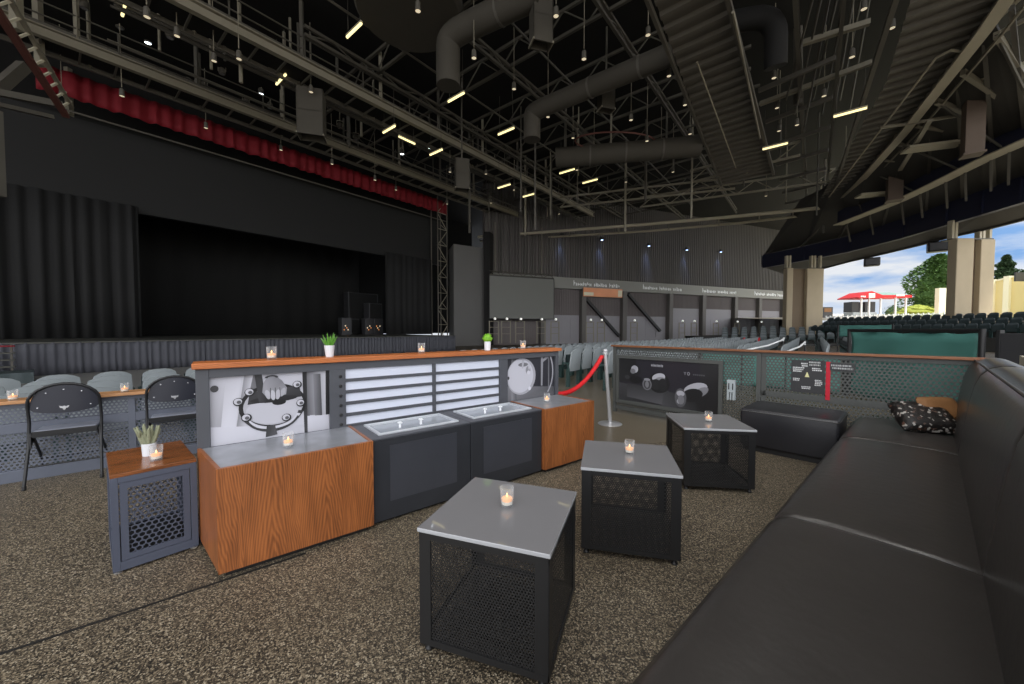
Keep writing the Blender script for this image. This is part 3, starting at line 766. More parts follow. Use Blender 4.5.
# small lettering at the top of the print
for k in range(9):
    x = .37 + k * .014; S.append((q4(x, .855 - .001 * k, x + .008, .855, x + .008, .90 + .012 * (k % 3 == 1), x, .895), 176))
def stroke(x0, y0, x1, y1, wd=.006):
    d = Vector((x1 - x0, y1 - y0)).normalized(); n = Vector((-d.y, d.x)) * wd; return [(x0 - n.x, y0 - n.y), (x1 - n.x, y1 - n.y), (x1 + n.x, y1 + n.y), (x0 + n.x, y0 + n.y)]
S += [(stroke(.695, .79, .705, .765, .0035), 150), (stroke(.715, .79, .705, .765, .0035), 150), (stroke(.705, .765, .705, .73, .0035), 150), (ell(.737, .76, .013, .036, 16), 160), (ell(.737, .76, .007, .022, 14), 44)]
for k in range(6): S.append((q4(.78 + k * .018, .735, .79 + k * .018, .735, .79 + k * .018, .765, .78 + k * .018, .765), 104))
picture('photo_print', X1 - X0 - 2 * fw + .01, z1 - z0 - 2 * fw + .01, (44, 42, 47), S, fe, (X0 + fw - .005, -.0325, z0 + fw - .005))
# notice, red strip, paper strips, outlet
def fp(x, y, z): q = FA + FD * x + FN * y; return Vector((q.x, q.y, z))
xa, xb = fpx(792), fpx(825.5); wN = xb - xa
nt_ = thing('notice_board', 'dark grey safety notice with white text and a yellow triangle on the partition', 'notice', fp(xa, -.008, .60), FANG)
bx(0, wN, -.004, .004, 0, .36, .001).build('board', 'noticeM', nt_)
m = MB()
def textblock(m, x0, x1, z0, z1, rows, y=-.0046):
    rh = (z1 - z0) / rows
    for r_ in range(rows):
        x = x0 + random.uniform(0, .08) * (x1 - x0); xe = x1 - random.uniform(0, .2) * (x1 - x0)
        while x < xe:
            w = random.uniform(.006, .016); m.box(x, min(x + w, xe), y, -.0041, z0 + rh * (r_ + .2), z0 + rh * (r_ + .82)); x += w + .004
for a in ((.30, .72, .285, .335, 2), (.05, .40, .225, .285, 3), (.05, .27, .125, .16, 2), (.62, .93, .245, .285, 2), (.72, .94, .085, .155, 4), (.32, .64, .04, .075, 2)):
    textblock(m, a[0] * wN, a[1] * wN, a[2], a[3], a[4])
m.build('white_text', 'white_lines', nt_)
m = MB(); m.prism([(wN * .42, -.0041, .175), (wN * .56, -.0041, .175), (wN * .49, -.0041, .235)], (0, -.001, 0)); m.build('warning_triangle', 'yellow', nt_)
xr = fpx(829)
m = MB(); m.box(-.019, .019, -.006, .0, 0, .41, .002)
for k in range(6): m.box(-.013, .013, -.010, -.006, .03 + k * .062, .055 + k * .062, .001)
rs = m.build('red_strip', 'redsash', None); rs.location = fp(xr, -.008, .545); rs.rotation_euler.z = FANG; tag(rs, 'narrow red strip hanging on the partition beside the dark notice', 'banner')
for px, w, z, lab in ((816, .13, .885, 'small white paper strip above the dark notice on the partition'), (843, .20, .865, 'white paper strip right of the red strip on the partition')):
    t = thing('paper_strip', lab, 'paper', fp(fpx(px), -.012, z), FANG)
    bx(-w / 2, w / 2, -.002, .002, 0, .08).build('paper', 'noticeM', t)
    m = MB(); textblock(m, -w / 2 + .01, w / 2 - .01, .012, .07, 2, -.003); 
    for v in m.bm.verts: v.co.y = -.0021 if v.co.y > -.0045 else -.003
    m.build('white_text', 'white_lines', t)
t = thing('outlet_box', 'pale grey outlet box with two slots mounted on the partition post', 'outlet', fp(fpx(733), -.035, .42), FANG)
m = MB(); m.box(-.045, .045, -.02, .03, .10, .25, .004); m.box(-.045, -.02, -.02, .03, .0, .10, .003); m.box(.02, .045, -.02, .03, .0, .10, .003); m.box(-.008, .008, -.02, .03, 0, .10); m.build('housing', 'outlet', t)
for x in (-.022, .022): bx(x - .006, x + .006, -.022, -.0195, .13, .21).build('slot', 'black', t)

# ================================================================== STANCHION AND ROPE
sb = gz(610, 424)
st_ = thing('rope_stanchion', 'chrome crowd control post with ball top at the aisle', 'stanchion', sb)
m = MB(); m.lathe([(.16, 0), (.165, .006), (.155, .014), (.05, .024), (.03, .03)], (0, 0, 0), 32); m.build('base', 'chrome', st_, 40)
tilt = Vector((-.075, 0, 0))
m = MB(); m.tube([(0, 0, .028), Vector((0, 0, .97)) + tilt], .026, 16); m.build('pole', 'chrome', st_, 50)
m = MB(); m.lathe([(.026, 0), (.042, .004), (.042, .03), (.03, .036), (.036, .05), (.03, .072), (.0, .08)], Vector((0, 0, .955)) + tilt, 18, True, False); m.build('top', 'chrome', st_, 50)
r0 = sb + tilt + Vector((-.045, 0, .93))
rp = [r0]
end = bl(2.9, .66, .62)
for k in range(1, 15):
    f = k / 14; p = r0.lerp(end, f); p.z = r0.z + (end.z - r0.z) * f - .44 * 4 * f * (1 - f) * .50; rp.append(p)
m = MB(); m.tube(rp, .028, 10); m.tube([r0 + Vector((.04, 0, .01)), r0], .012, 6); ro = m.build('velvet_rope', 'rope', None, 60); tag(ro, 'red rope hanging from the chrome crowd control post', 'rope')

# ================================================================== DRINK RAIL, CHAIRS
R0 = Vector((-3.869, 3.48, 0)); RANG = math.atan2(.364, .441); RD = Vector((math.cos(RANG), math.sin(RANG), 0)); RN = Vector((-RD.y, RD.x, 0))
dr = thing('drink_rail', 'perforated steel drink rail with narrow wood ledge behind the black chairs', 'drink rail', R0, RANG)
def rb(x0, x1, y0, y1, z0, z1, nm, mt, b=.002): return bx(x0, x1, y0, y1, z0, z1, b).build(nm, mt, dr)
XL, XR = -2.6, 2.2
rb(XL, XR, -.08, .14, .672, .70, 'wood_ledge', 'ledge', .004)
rb(XL, XR, -.015, .015, .63, .671, 'top_rail', 'railmetal'); rb(XL, XR, -.02, .02, .415, .50, 'middle_rail', 'railmetal'); rb(XL, XR, -.03, .03, .0, .10, 'bottom_rail', 'railmetal')
for x in (XL, -1.2, 0.2, 1.4, XR - .05): rb(x, x + .05, -.022, .022, .1, .63, 'post', 'railmetal')
for z0, z1 in ((.09, .425), (.49, .64)):
    m = MB(); m.hexperf(XL + .02, XR - .02, z0, z1, .03, .0098); m.build('perforated_panel', 'railmetal', dr, solid=.003)
def rp_(px, z=.7005): 
    p = gplane(px, 400, RN.xy, R0.dot(RN) - .01); return Vector((p.x, p.y, z))
dup(cd, rp_(13), None, 'lit glass candle on the wood ledge at the left edge of the picture')
dup(cd, rp_(125), None, 'lit glass candle on the wood ledge between the two black chairs')

def make_chair(label, loc, rz):
    t = thing('folding_chair', label, 'chair', loc, rz)   # local +y is the way the sitter faces
    w = .205
    # back frame: one bent tube from rear feet up over the arch
    pts = [(-w - .01, -.12, .02), (-w, -.02, .32), (-w, .02, .52), (-w, -.01, .68)]
    for k in range(1, 12):
        a = PI - PI * k / 12; pts.append((w * math.cos(a), -.012 - .02 * math.sin(a), .68 + .16 * math.sin(a)))
    pts += [(w, -.01, .68), (w, .02, .52), (w, -.02, .32), (w + .01, -.12, .02)]
    m = MB(); m.tube(pts, .011, 10); m.build('back_frame', 'chairframe', t, 60)
    for sx in (-1, 1):
        m = MB(); m.tube([(sx * (w - .022), -.01, .42), (sx * (w - .012), .20, .22), (sx * (w - .004), .34, .02)], .010, 8); m.build('leg', 'chairframe', t, 60)
        m = MB(); m.prism([(sx * (w - .012), -.03, .30), (sx * (w - .012), .12, .40), (sx * (w - .012), .10, .43), (sx * (w - .012), -.01, .44)], (sx * .006, 0, 0)); m.build('hinge_plate', 'chairframe', t)
        for yy, nm in ((-.12, 'rubber_foot'), (.34, 'rubber_foot')):
            m = MB(); m.tube([(sx * (w + (.01 if yy < 0 else -.004)), yy, .0), (sx * (w + (.009 if yy < 0 else -.005)), yy + .004, .035)], .014, 8); m.build(nm, 'black', t, 60)
    # padded half-moon back panel
    def bp(u, v, y):
        x = (u * 2 - 1); a = math.sqrt(max(0, 1 - x * x)); ztop = .672 + .158 * a; zbot = .60 - .045 * a + .035
        return Vector((x * (w - .008), y - .03 * (1 - x * x) * 1.0, zbot + (ztop - zbot) * v))
    m = MB(); m.grid(lambda u, v: bp(u, v, -.004), 18, 8); m.grid(lambda u, v: bp(u, v, .014), 18, 8)
    for u in range(18):
        for v, in ((0,), (1,)): m.poly([bp(u / 18, v, -.004), bp((u + 1) / 18, v, -.004), bp((u + 1) / 18, v, .014), bp(u / 18, v, .014)])
    bmesh.ops.remove_doubles(m.bm, verts=m.bm.verts, dist=.0004); back = m.build('backrest', 'chairblack', t, 40)
    for x, z in ((-.15, .645), (-.10, .765), (0, .79), (.10, .765), (.15, .645)):
        c = Vector((x, -.006 - .03 * (1 - (x / w) ** 2), z)); m = MB(); m.sphere(c, .006, (1, .6, 1), 8, 6); m.build('stud', 'stud', back, 60)
    # little emblem: a wide horned badge with a pointed tail
    m = MB(); yy = -.041
    m.prism([(-.028, yy, .652), (-.012, yy, .646), (0, yy, .65), (.012, yy, .646), (.028, yy, .652), (.024, yy, .634), (.010, yy, .630), (.006, yy, .618), (0, yy, .612), (-.006, yy, .618), (-.010, yy, .630), (-.024, yy, .634)], (0, .008, 0)); m.build('emblem', 'stud', back)
    m = MB(); m.box(-w + .025, w - .025, -.02, .34, .425, .455, .012, 3); m.build('seat', 'chairseat', t, 40)
    m = MB(); m.box(-w + .02, w - .02, -.028, -.02, .40, .45, .003); m.box(-w + .02, w - .02, .0, .33, .405, .424, .003); m.build('seat_frame', 'chairframe', t)
    m = MB(); m.tube([(-w, -.07, .17), (w, -.07, .17)], .007, 8); m.tube([(-w + .01, .24, .16), (w - .01, .24, .16)], .007, 8); m.build('stretcher', 'chairframe', t, 60)
    return t
ca, cb = gz(28.5, 490), gz(98, 478); cm = (ca + cb) / 2; cang = RANG
cpos = cm + RN * .12
ch = make_chair('black folding chair seen from behind, leftmost of the two at the drink rail', cpos, cang)
dup(ch, cpos + RD * .70 + RN * .06, cang, 'black folding chair partly hidden behind the left end of the bar')

# ================================================================== AUDITORIUM SEATS
def seat_meshes():
    def back():
        m = MB()
        def f(y0):
            return lambda u, v: Vector(((u - .5) * (.46 - .05 * v * v), y0 - .06 * v - .03 * (1 - (2 * u - 1) ** 2) , .36 + .50 * v - (.06 * abs(2 * u - 1) ** 3 if v > .9 else 0)))
        m.grid(f(-.04), 6, 6); m.grid(f(-.005), 6, 6)
        g = f(-.04); h2 = f(-.005)
        for k in range(6):
            for a, b in (((k / 6, 0), ((k + 1) / 6, 0)), ((k / 6, 1), ((k + 1) / 6, 1)), ((0, k / 6), (0, (k + 1) / 6)), ((1, k / 6), (1, (k + 1) / 6))):
                m.poly([g(*a), g(*b), h2(*b), h2(*a)])
        bmesh.ops.remove_doubles(m.bm, verts=m.bm.verts, dist=.0005); return m
    def pan():
        m = MB(); m.grid(lambda u, v: Vector(((u - .5) * .43, .05 + .05 * math.sin(PI * v) * .6 + .02 * v, .37 + .36 * v)), 4, 4)
        m.grid(lambda u, v: Vector(((u - .5) * .43, .02 + .02 * v, .37 + .36 * v)), 4, 4); return m
    def leg():
        m = MB()
        for sx in (-.235, .235): m.box(sx - .02, sx + .02, -.04, .05, 0, .40); m.box(sx - .02, sx + .02, -.03, .16, .52, .555); m.beam((sx, -.02, .38), (sx, .02, .54), .03, .04)
        m.box(-.235, .235, -.01, .03, .34, .385); return m
    return back, pan, leg
backf, panf, legf = seat_meshes()
def seat_thing(label, mats):
    t = thing('auditorium_seat', label, 'auditorium seat')
    backf().build('backrest', mats[0], t, 50); panf().build('folded_seat', mats[1], t, 50); legf().build('side_frame', mats[2], t); return t
def seat_single(name, label, mats):
    m = backf()
    for i, b in ((1, panf()), (2, legf())):
        tmp = bpy.data.meshes.new('tmp'); 
        for f in b.bm.faces: f.material_index = i
        b.bm.to_mesh(tmp); b.bm.free(); m.bm.from_mesh(tmp); bpy.data.meshes.remove(tmp)
    o = m.build(name, list(mats), None, 50); tag(o, label, 'auditorium seat'); return o
GREY = ('seatback', 'seatpan', 'seatleg'); DARK = ('seatdark', 'seatpan', 'seatleg'); RED = ('seatred', 'seatpan', 'seatleg')
FACE = ANG_S   # local +y then points along N, to the stage
LG = 'grey folding auditorium seat in the sloping rows beyond the partition and aisle'
proto_g = seat_thing(LG, GREY); proto_g['group'] = 'grey seats beyond the partition'
LL = 'grey folding auditorium seat in the rows between the drink rail and the stage'
proto_s = seat_single('auditorium_seat', LG, GREY); proto_s['group'] = 'grey seats beyond the partition'
used = {'g': False, 's': False}
def place(kind, loc, rz, label=None, group=None):
    p = proto_g if kind == 'g' else proto_s
    if not used[kind]:
        used[kind] = True; p.location = loc; p.rotation_euler = (0, 0, rz)
        if label: p['label'] = label
        if group: p['group'] = group
        return p
    if kind == 'g': return dup(p, loc, rz, label, group)
    o = p.copy(); COL.objects.link(o); o.location = loc; o.rotation_euler = (0, 0, rz)
    if label: o['label'] = label
    if group: o['group'] = group
    return o
cells = []
def infence(x, y):
    q = Vector((x, y, 0)) - FA; return q.dot(FN) < .75 and -.5 < q.dot(FD) < FL + .6
ROWS = [4.3, 5.3, 6.3, 7.3, 8.4, 9.6] + [3.4, 2.5, 1.6, .7, -.2, -1.1]
for d in ROWS:
    tmin = 7.6 if d > 3 else 3.0
    t = tmin + (.0 if d <= 4.3 else (d - 4.3) * .28)
    while t < 34:
        p = hall(t, d)
        q = p - FA
        if p.y > 2 and not (q.dot(FN) < .8 and q.dot(FD) > -.6) and not (p.x / p.y > .48 and p.y < 9.6):
            z = floor_z(d) if d > 4.3 else (4.3 - d) * .012
            cells.append((p.length, t, d, z))
        t += .56
cells.sort()
near, rest = cells[:110], cells[110:340]
for i, (ds_, t, d, z) in enumerate(near):
    place('g' if i < 36 else 's', hall(t, d, z), FACE)
# the many seats farther off, one mass
m = MB(); src = proto_s.data; rm = Matrix.Rotation(FACE, 4, 'Z')
for ds_, t, d, z in rest:
    tmp = src.copy(); tmp.transform(Matrix.Translation(hall(t, d, z)) @ rm); m.bm.from_mesh(tmp); bpy.data.meshes.remove(tmp)
for px, py, lab in ((742, 338, 'red auditorium seat among the grey ones, left of two'), (757, 338, 'red auditorium seat among the grey ones, right of two')):
    p = gz(px, py + 3, .75); o = seat_single('auditorium_seat', lab, RED); o.location = (p.x, p.y, .06); o.rotation_euler.z = FACE
o = m.build('seating', list(GREY), None, 50, 'stuff', normals=False); tag(o, 'far mass of grey auditorium seats below the side wall', 'seating')
# near rows left of the bar, behind the drink rail
for j, d in enumerate((6.3, 7.15, 8.0, 8.9)):
    for i in range(12):
        place('s', hall(-3.0 + i * .56 + j * .1, d, floor_z(d)), FACE, LL, 'grey seats in front of the stage')
# teal-dark bleacher rows on the right
LB = 'dark seat in the raised bleacher rows at the right in front of the tall column'
dk = seat_single('auditorium_seat', LB, DARK); dk['group'] = 'dark seats in the right bleachers'
first = True
def place_dark(loc, rz, label, group):
    global first
    if first: o = dk; first = False
    else: o = dk.copy(); COL.objects.link(o)
    o.location = loc; o.rotation_euler = (0, 0, rz); o['label'] = label; o['group'] = group; return o
La, Lb = Vector((28.0, 33.0, 0)), Vector((30.4, 20.0, 0)); lv = (Lb - La).normalized(); ln = Vector((lv.y, -lv.x, 0))   # ln points to -X
rzB = math.atan2(ln.y, ln.x) - PI / 2
for r_ in range(3):
    for i in range(24):
        p = La + lv * (i * .55 + .27 * (r_ % 2)) + ln * (r_ * .85); place_dark((p.x, p.y, 1.50 - r_ * .34), rzB, LB, 'dark seats in the right bleachers')
LC = 'dark seat in the far terraced rows in front of the left concrete column'
for r_ in range(5):
    a, b = gy(725, 330, 30 + 2 * r_), gy(850, 330, 30 + 2 * r_)
    for i in range(14):
        p = a.lerp(b, i / 13.0); place_dark((p.x, p.y, -.15 + .2 * r_ + .42 * i / 13.0), 2.72, LC, 'dark seats in the far terrace')
# stepped terraces that carry them
m = MB()
for r_ in range(3):
    a = La + ln * (r_ * .85 + .5); b = Lb + lv * 1.5 + ln * (r_ * .85 + .5)
    m.prism([(a.x, a.y, -.5), (b.x, b.y, -.5), (b.x - ln.x * 1.1, b.y - ln.y * 1.1, -.5), (a.x - ln.x * 1.1, a.y - ln.y * 1.1, -.5)], (0, 0, 2.0 - r_ * .34 - .0))
tb = m.build('bleacher_terrace', 'terrace'); tag(tb, 'stepped concrete terrace under the dark bleacher seats at the right', 'terrace')
m = MB()
for r_ in range(5):
    a, b = gy(695, 330, 29.4 + 2 * r_), gy(856, 330, 29.4 + 2 * r_); za, zb_ = -.17 + .2 * r_, .28 + .2 * r_
    pr8 = []
    for p, zt_ in ((a, za), (b, zb_)):
        for dy in (0, 2.1):
            for z in (-.6, zt_): pr8.append(m.bm.verts.new((p.x, p.y + dy, z)))
    for q in ((0, 1, 5, 4), (2, 6, 7, 3), (1, 3, 7, 5), (0, 4, 6, 2), (0, 2, 3, 1), (4, 5, 7, 6)): m._f([pr8[k] for k in q])
tb = m.build('seating_terrace', 'terrace'); tag(tb, 'stepped concrete terrace under the far dark seat rows', 'terrace')
# bowed white hand rails among the seats
for k, (pp) in enumerate((((742, 351, 8.0), (768, 345.5, 8.8), (781, 340.5, 9.5), (784, 338, 9.8), (783, 341, 9.8)), ((786, 352, 7.8), (800, 346.5, 8.4), (805, 342, 8.9), (805, 345, 8.9)))):
    pts = [gy(*q) for q in pp]; base = pts[-1].copy(); base.z = 0
    m = MB(); m.tube(pts, .02, 8); b0 = pts[0].copy(); b0.z = 0
    o = m.build('hand_rail', 'white_lines', None, 60)
    for a_, b_2 in ((pts[-1], base), (pts[0], b0)): m = MB(); m.tube([a_, b_2], .018, 8); m.build('post', 'black', o, 60); tag(o, ['white bowed hand rail among the seats, left of the pair', 'white bowed hand rail among the seats, right of the pair'][k], 'hand rail')

# green tarps stretched on frames
def tarp(name, label, p0, p1, z0, z1, posts=True):
    d = (p1 - p0); L_ = d.length; ang = math.atan2(d.y, d.x)
    t = thing(name, label, 'tarp', (p0.x, p0.y, 0), ang)
    m = MB(); m.grid(lambda u, v: Vector((.06 + u * (L_ - .12), .03 * math.sin(u * 9) * math.sin(v * PI) + .02 * math.sin((u - v) * 14), z0 + (z1 - z0) * v - .02 * math.sin(u * PI * 5) ** 2 * v)), 36, 8)
    m.build('cloth', 'tarp', t, 60, solid=.01)
    m = MB(); m.tube([(0, 0, z1 + .03), (L_, 0, z1 + .03)], .03, 8); m.build('top_rail', 'black', t, 60)
    for x in (0, L_): m = MB(); m.tube([(x, 0, 0), (x, 0, z1 + .06)], .035, 8); m.build('post', 'black', t, 60)
    return t
tarp('tarp_screen', 'large green tarp stretched on a black frame behind the partition', Vector((6.75, 7.5, 0)), Vector((6.52, 5.2, 0)), .02, 1.25)
tarp('tarp_screen', 'low green tarp seen through the partition holes, left of the large one', gy(700, 330, 9.2), gy(846, 330, 7.4), .02, .76)
tarp('tarp_screen', 'small green tarp among the far dark seat rows', gy(838, 330, 22), gy(893, 330, 20), .9, 1.55)
# dark hoarding right of the tarp
hp0, hp1 = Vector((6.72, 5.15, 0)), Vector((7.1, 3.6, 0)); d = hp1 - hp0
t = thing('hoarding', 'dark panelled hoarding at the right edge beyond the sofa', 'hoarding', hp0, math.atan2(d.y, d.x))
for k in range(3): bx(k * .64, k * .64 + .62, -.03, .03, .02, 1.25, .006).build('panel', 'noticeM', t)
for k in range(4): bx(k * .64 - .03, k * .64 + .01, -.05, .05, 0, 1.29, .004).build('post', 'black', t)

# ================================================================== STAGE
DF = 22.0
ta, tb_ = tpx(-60, DF), tpx(455, DF)
sg = thing('stage', 'wide stage with a pleated dark cloth skirt along its front', 'stage', hall(0, 0))
m = MB(); m.prism([hall(ta, DF, .74), hall(tb_, DF, .74), hall(tb_ + 3, 40.8, .74), hall(ta, 40.8, .74)], (0, 0, .09)); m.build('stage_deck', 'stagefloor', sg)
def drape(t0_, t1_, d, z0, z1, amp, wl_, jit=.5, bottom=None, seed=1, mat_='drape', name='curtain', parent=None, nz=3, th=.02):
    rnd = random.Random(seed); n = int((t1_ - t0_) / wl_ * 6); ph = [rnd.uniform(0, 6.28) for _ in range(4)]
    m = MB()
    def f(u, v):
        t = t0_ + (t1_ - t0_) * u; a = t / wl_ * 2 * PI
        off = amp * (math.sin(a + .9 * math.sin(a * .23 + ph[0])) + jit * math.sin(a * .37 + ph[1]) + jit * .6 * math.sin(a * 1.7 + ph[2]))
        off *= (1 - .25 * v)
        zb = z0 + (0.0 if bottom is None else bottom * math.sin(a * .5 + ph[3]))
        p = S2 * t + N2 * (d + off); return Vector((p.x, p.y, zb + (z1 - zb) * v))
    m.grid(f, n, nz); return m.build(name, mat_, parent, 70, solid=th)
drape(ta, tb_, DF - .03, -.38, .82, .035, .22, seed=3, mat_='skirt', name='skirt', parent=sg)
m = MB(); m.beam(hall(ta, DF - .05, .81), hall(tb_, DF - .05, .81), .03, .05); m.build('edge_trim', 'stagefloor', sg)
tag(drape(t0, tA, DS - .3, .83, ZO + .3, .11, .55, seed=5, name='stage_curtain'), 'black pleated stage curtain left of the stage opening', 'curtain')
tag(drape(tB, tpx(430, DS), DS - .3, .83, ZO + .3, .06, .7, seed=6, name='stage_curtain'), 'black stage curtain right of the stage opening', 'curtain')
m = MB(); m.grid(lambda u, v: hall(tA - 6 + u * (tB - tA + 8), 38.5 + .08 * math.sin(u * 90) * (1 - v * .3), .83 + v * 9), 160, 2)
tag(m.build('backdrop_curtain', 'backdrop', None, 60, solid=.02), 'black backdrop hanging at the back of the stage opening', 'curtain')
tag(drape(tpx(46, DS - 1.2), tpx(447, DS - 1.2), DS - 1.2, 13.0, 14.25, .10, .62, seed=8, bottom=.025, mat_='red', name='valance', th=.03), 'long red pleated valance above the stage', 'valance')
m = MB(); m.tube([hall(tpx(60, DS - 1), DS - 1, 12.4), hall(tpx(447, DS - 1), DS - 1, 12.4)], .05, 8); tag(m.build('batten_pipe', 'steelD', None, 60), 'thin pipe running below the red valance', 'pipe')
# band gear in the right of the opening
def gear(px, d, w, dp, h, label, z=.831, glow=0):
    p = gplane(px, 329, N2, d); t = thing('speaker_cabinet', label, 'speaker', (p.x, p.y, z), ANG_S, 'speaker cabinets on stage')
    m = MB(); m.box(-w / 2, w / 2, 0, dp, .06, h, .04); m.build('cabinet', 'noticeM', t)
    bx(-w / 2 + .08, w / 2 - .08, -.03, 0, .14, h - .1, .01).build('grille', 'backdrop', t)
    for x in (-w / 2 + .1, w / 2 - .1):
        for y in (.1, dp - .1): m = MB(); m.tube([(x, y, 0), (x, y, .07)], .04, 8); m.build('caster', 'black', t)
    return t
gear(352, 34, 1.5, 1.0, 1.5, 'black speaker cabinet on the stage, left of the orange lit rack')
gear(376, 33, 1.4, 1.0, 3.0, 'tall black speaker stack on the stage by the right curtain')
gear(364, 36, 3.2, 1.0, 4.2, 'widest black speaker stack at the back of the stage')
for i, (px, z, mtl, lab) in enumerate(((347, 1.0, 'orangeglow', 'orange lit rack at the left of the stage gear'), (370, .9, 'orangeglow', 'orange lit rack at the foot of the tall speaker stack'), (379, 1.3, 'orangeglow', 'orange lit rack at the right of the stage gear'))):
    p = gplane(px, 329, N2, 32); t = thing('equipment_rack', lab, 'equipment', (p.x, p.y, .831), ANG_S)
    m = MB(); m.box(-.45, .45, 0, .7, 0, 1.5, .03); m.build('case', 'noticeM', t)
    for k in range(4): bx(-.3 + .12 * k, -.22 + .12 * k, -.02, 0, .4 + .17 * ((k * 2 + i) % 3), .5 + .17 * ((k * 2 + i) % 3)).build('indicator', 'orangeglow' if k % 2 == i % 2 else 'lens', t)
# lattice tower at the right wing
p = gplane(443, 329, N2, 29.5)
tw = thing('truss_tower', 'dark lattice truss tower at the right end of the stage', 'truss', (p.x, p.y, -.4), ANG_S)
for x in (-.6, .6):
    for y in (0, 1.0): m = MB(); m.tube([(x, y, 0), (x, y, 15)], .06, 8); m.build('upright', 'steelD', tw, 60)
m = MB()
for k in range(9):
    z = .6 + k * 1.6; m.tube([(-.6, 0, z), (.6, 0, z)], .04, 6); m.tube([(-.6, 0, z + 1.5), (.6, 0, z)] if k % 2 else [(-.6, 0, z), (.6, 0, z + 1.5)], .045, 6); m.tube([(.6, 0, z), (.6, 1, z + .8)], .03, 6)
m.build('bracing', 'steel', tw, 60)
# grey side panel between tower and side wall, with a dark pier
pl, pr_ = gy(454, 329, 38), gy(485, 329, 40); 
m = MB(); m.prism([(pl.x, pl.y, -.5), (pr_.x, pr_.y, -.5), (pr_.x + 1, pr_.y + 3, -.5), (pl.x - 1, pl.y + 3, -.5)], (0, 0, 10.4)); struct(m.build('wall_stage_wing', 'sidepanel'))
a = gy(484, 329, 39.5); b = gy(490, 329, 39.5)
m = MB(); m.prism([(a.x, a.y, -.5), (b.x, b.y, -.5), (b.x + .3, b.y + 1, -.5), (a.x, a.y + 1, -.5)], (0, 0, 12)); struct(m.build('trim_3', 'roofblack'))
# slatted steps at the far left of the stage
p = gz(-8, 372, -.38); dq = hall(tpx(14, DF - 1.2), DF - 1.2)
t = thing('stage_steps', 'wooden slatted steps at the far left of the stage front', 'steps', (dq.x, dq.y, -.4), ANG_S)
for k in range(5): bx(-2.2, 0, -.05 - .0, .28, .2 + .23 * k, .25 + .23 * k, .01).build('tread', 'red' if k == 4 else 'stagefloor', t)
for x in (-2.15, -.1): bx(x, x + .05, .0, .25, 0, 1.2).build('stringer', 'steelD', t)
q = gz(34, 380, -.3)
t = thing('covered_seat_block', 'low teal covered block in front of the stage at the left edge', 'cover', (q.x, q.y, -.405), ANG_S)
m = MB(); m.grid(lambda u, v: Vector((-2.6 + 2.6 * u, 1.2 * v, .36 + .03 * math.sin(u * 20) * math.sin(v * 7))), 20, 6); m.build('cloth_top', 'seatpan', t, 50)
m = MB(); m.grid(lambda u, v: Vector((-2.6 + 2.6 * u, .02 * math.sin(u * 40), .36 * v)), 30, 4); m.build('cloth_front', 'seatpan', t, 50)

# ================================================================== SIDE WALL FITTINGS
wo = -WN.to_3d()
for i, px in enumerate((541, 581.5, 622, 668, 701, 733, 757, 781)):
    a = wpt(px, 0); m = MB(); m.beam(a + wo * .3 + Vector((0, 0, -.5)), a + wo * .3 + Vector((0, 0, 6.1)), .62, .62, W2.to_3d()); struct(m.build('trim_%d' % (4 + i), 'siding'))
for i, (x0, y0, x1, y1) in enumerate(((586, 299, 619, 336), (628, 294, 660, 331))):
    m = MB(); m.beam(wal(x0, y0, .35), wal(x1, y1, .35), .35, .3); tag(m.build('diagonal_brace', 'black', None), ['dark diagonal brace in the bay under the orange sign', 'dark diagonal brace in the bay right of the orange sign'][i], 'brace')
cols = (541, 581.5, 622, 668, 701, 733, 757, 781)
for i in range(7):
    a, b = wpt(cols[i] + 1.5, 0), wpt(cols[i + 1] - 1.5, 0); w = (b - a).length
    m = MB(); m.box(0, w * .96, -.12, -.02, -.4, 3.0 if i < 3 else 4.2); 
    for k in range(4): m.box(w * (.02 + .235 * k), w * (.2 + .235 * k), -.15, -.12, .2, 2.7)
    o = m.build('door_%d' % (i + 1), 'baydoor'); o.location = a; o.rotation_euler.z = ANG_W; struct(o)
# unreadable white lettering: each group of words is one run of small strokes
for i, (x0, x1) in enumerate(((571, 616), (640, 678), (699, 733), (751, 780))):
    rnd = random.Random(30 + i); a, b = wpt(x0, 0), wpt(x1, 0); L_ = (b - a).length
    o_t = MB(); x = 0; k = 0; gap = [L_ * .36, L_ * .72]
    while x < L_ - .1:
        w = rnd.uniform(.16, .3); hh = rnd.choice((.34, .34, .46)) if k else .62
        o_t.box(x, x + .10, -.03, 0, 0, hh); o_t.box(x + .10, x + w, -.03, 0, hh * .5 - .08, hh * .5 + .08)
        if k % 2: o_t.box(x + w - .10, x + w, -.03, 0, 0, hh * .9)
        x += w + .09; k += 1
        if gap and x > gap[0]: x += .3; gap.pop(0)
    o = o_t.build('wall_lettering', 'lettering'); o.location = a + wo * .52 + Vector((0, 0, 6.5)); o.rotation_euler.z = ANG_W
    tag(o, ['white lettering on the wall band above the orange sign', 'white lettering on the wall band, first run right of the orange sign', 'white lettering on the wall band, second run right of the orange sign', 'white lettering on the wall band beside the left concrete column'][i], 'lettering')
a, b = wpt(583, 0, .75), wpt(622, 0, .75); L_ = (b - a).length
t = thing('hanging_sign', 'long orange sign hanging below the wall band', 'sign', a + Vector((0, 0, 5.25)), ANG_W)
bx(0, L_, -.08, 0, 0, 1.05, .02).build('sign_board', 'orange', t)
bx(.06, L_ * .25, -.09, -.08, .1, .5).build('pale_patch', 'tanl', t); bx(L_ * .88, L_ - .06, -.09, -.08, .1, .9).build('pale_patch', 'tanl', t)
for k in (.1, .9): m = MB(); m.tube([(L_ * k, -.04, 1.05), (L_ * k, -.04, 1.4)], .03, 6); m.build('hanger', 'steelD', t)
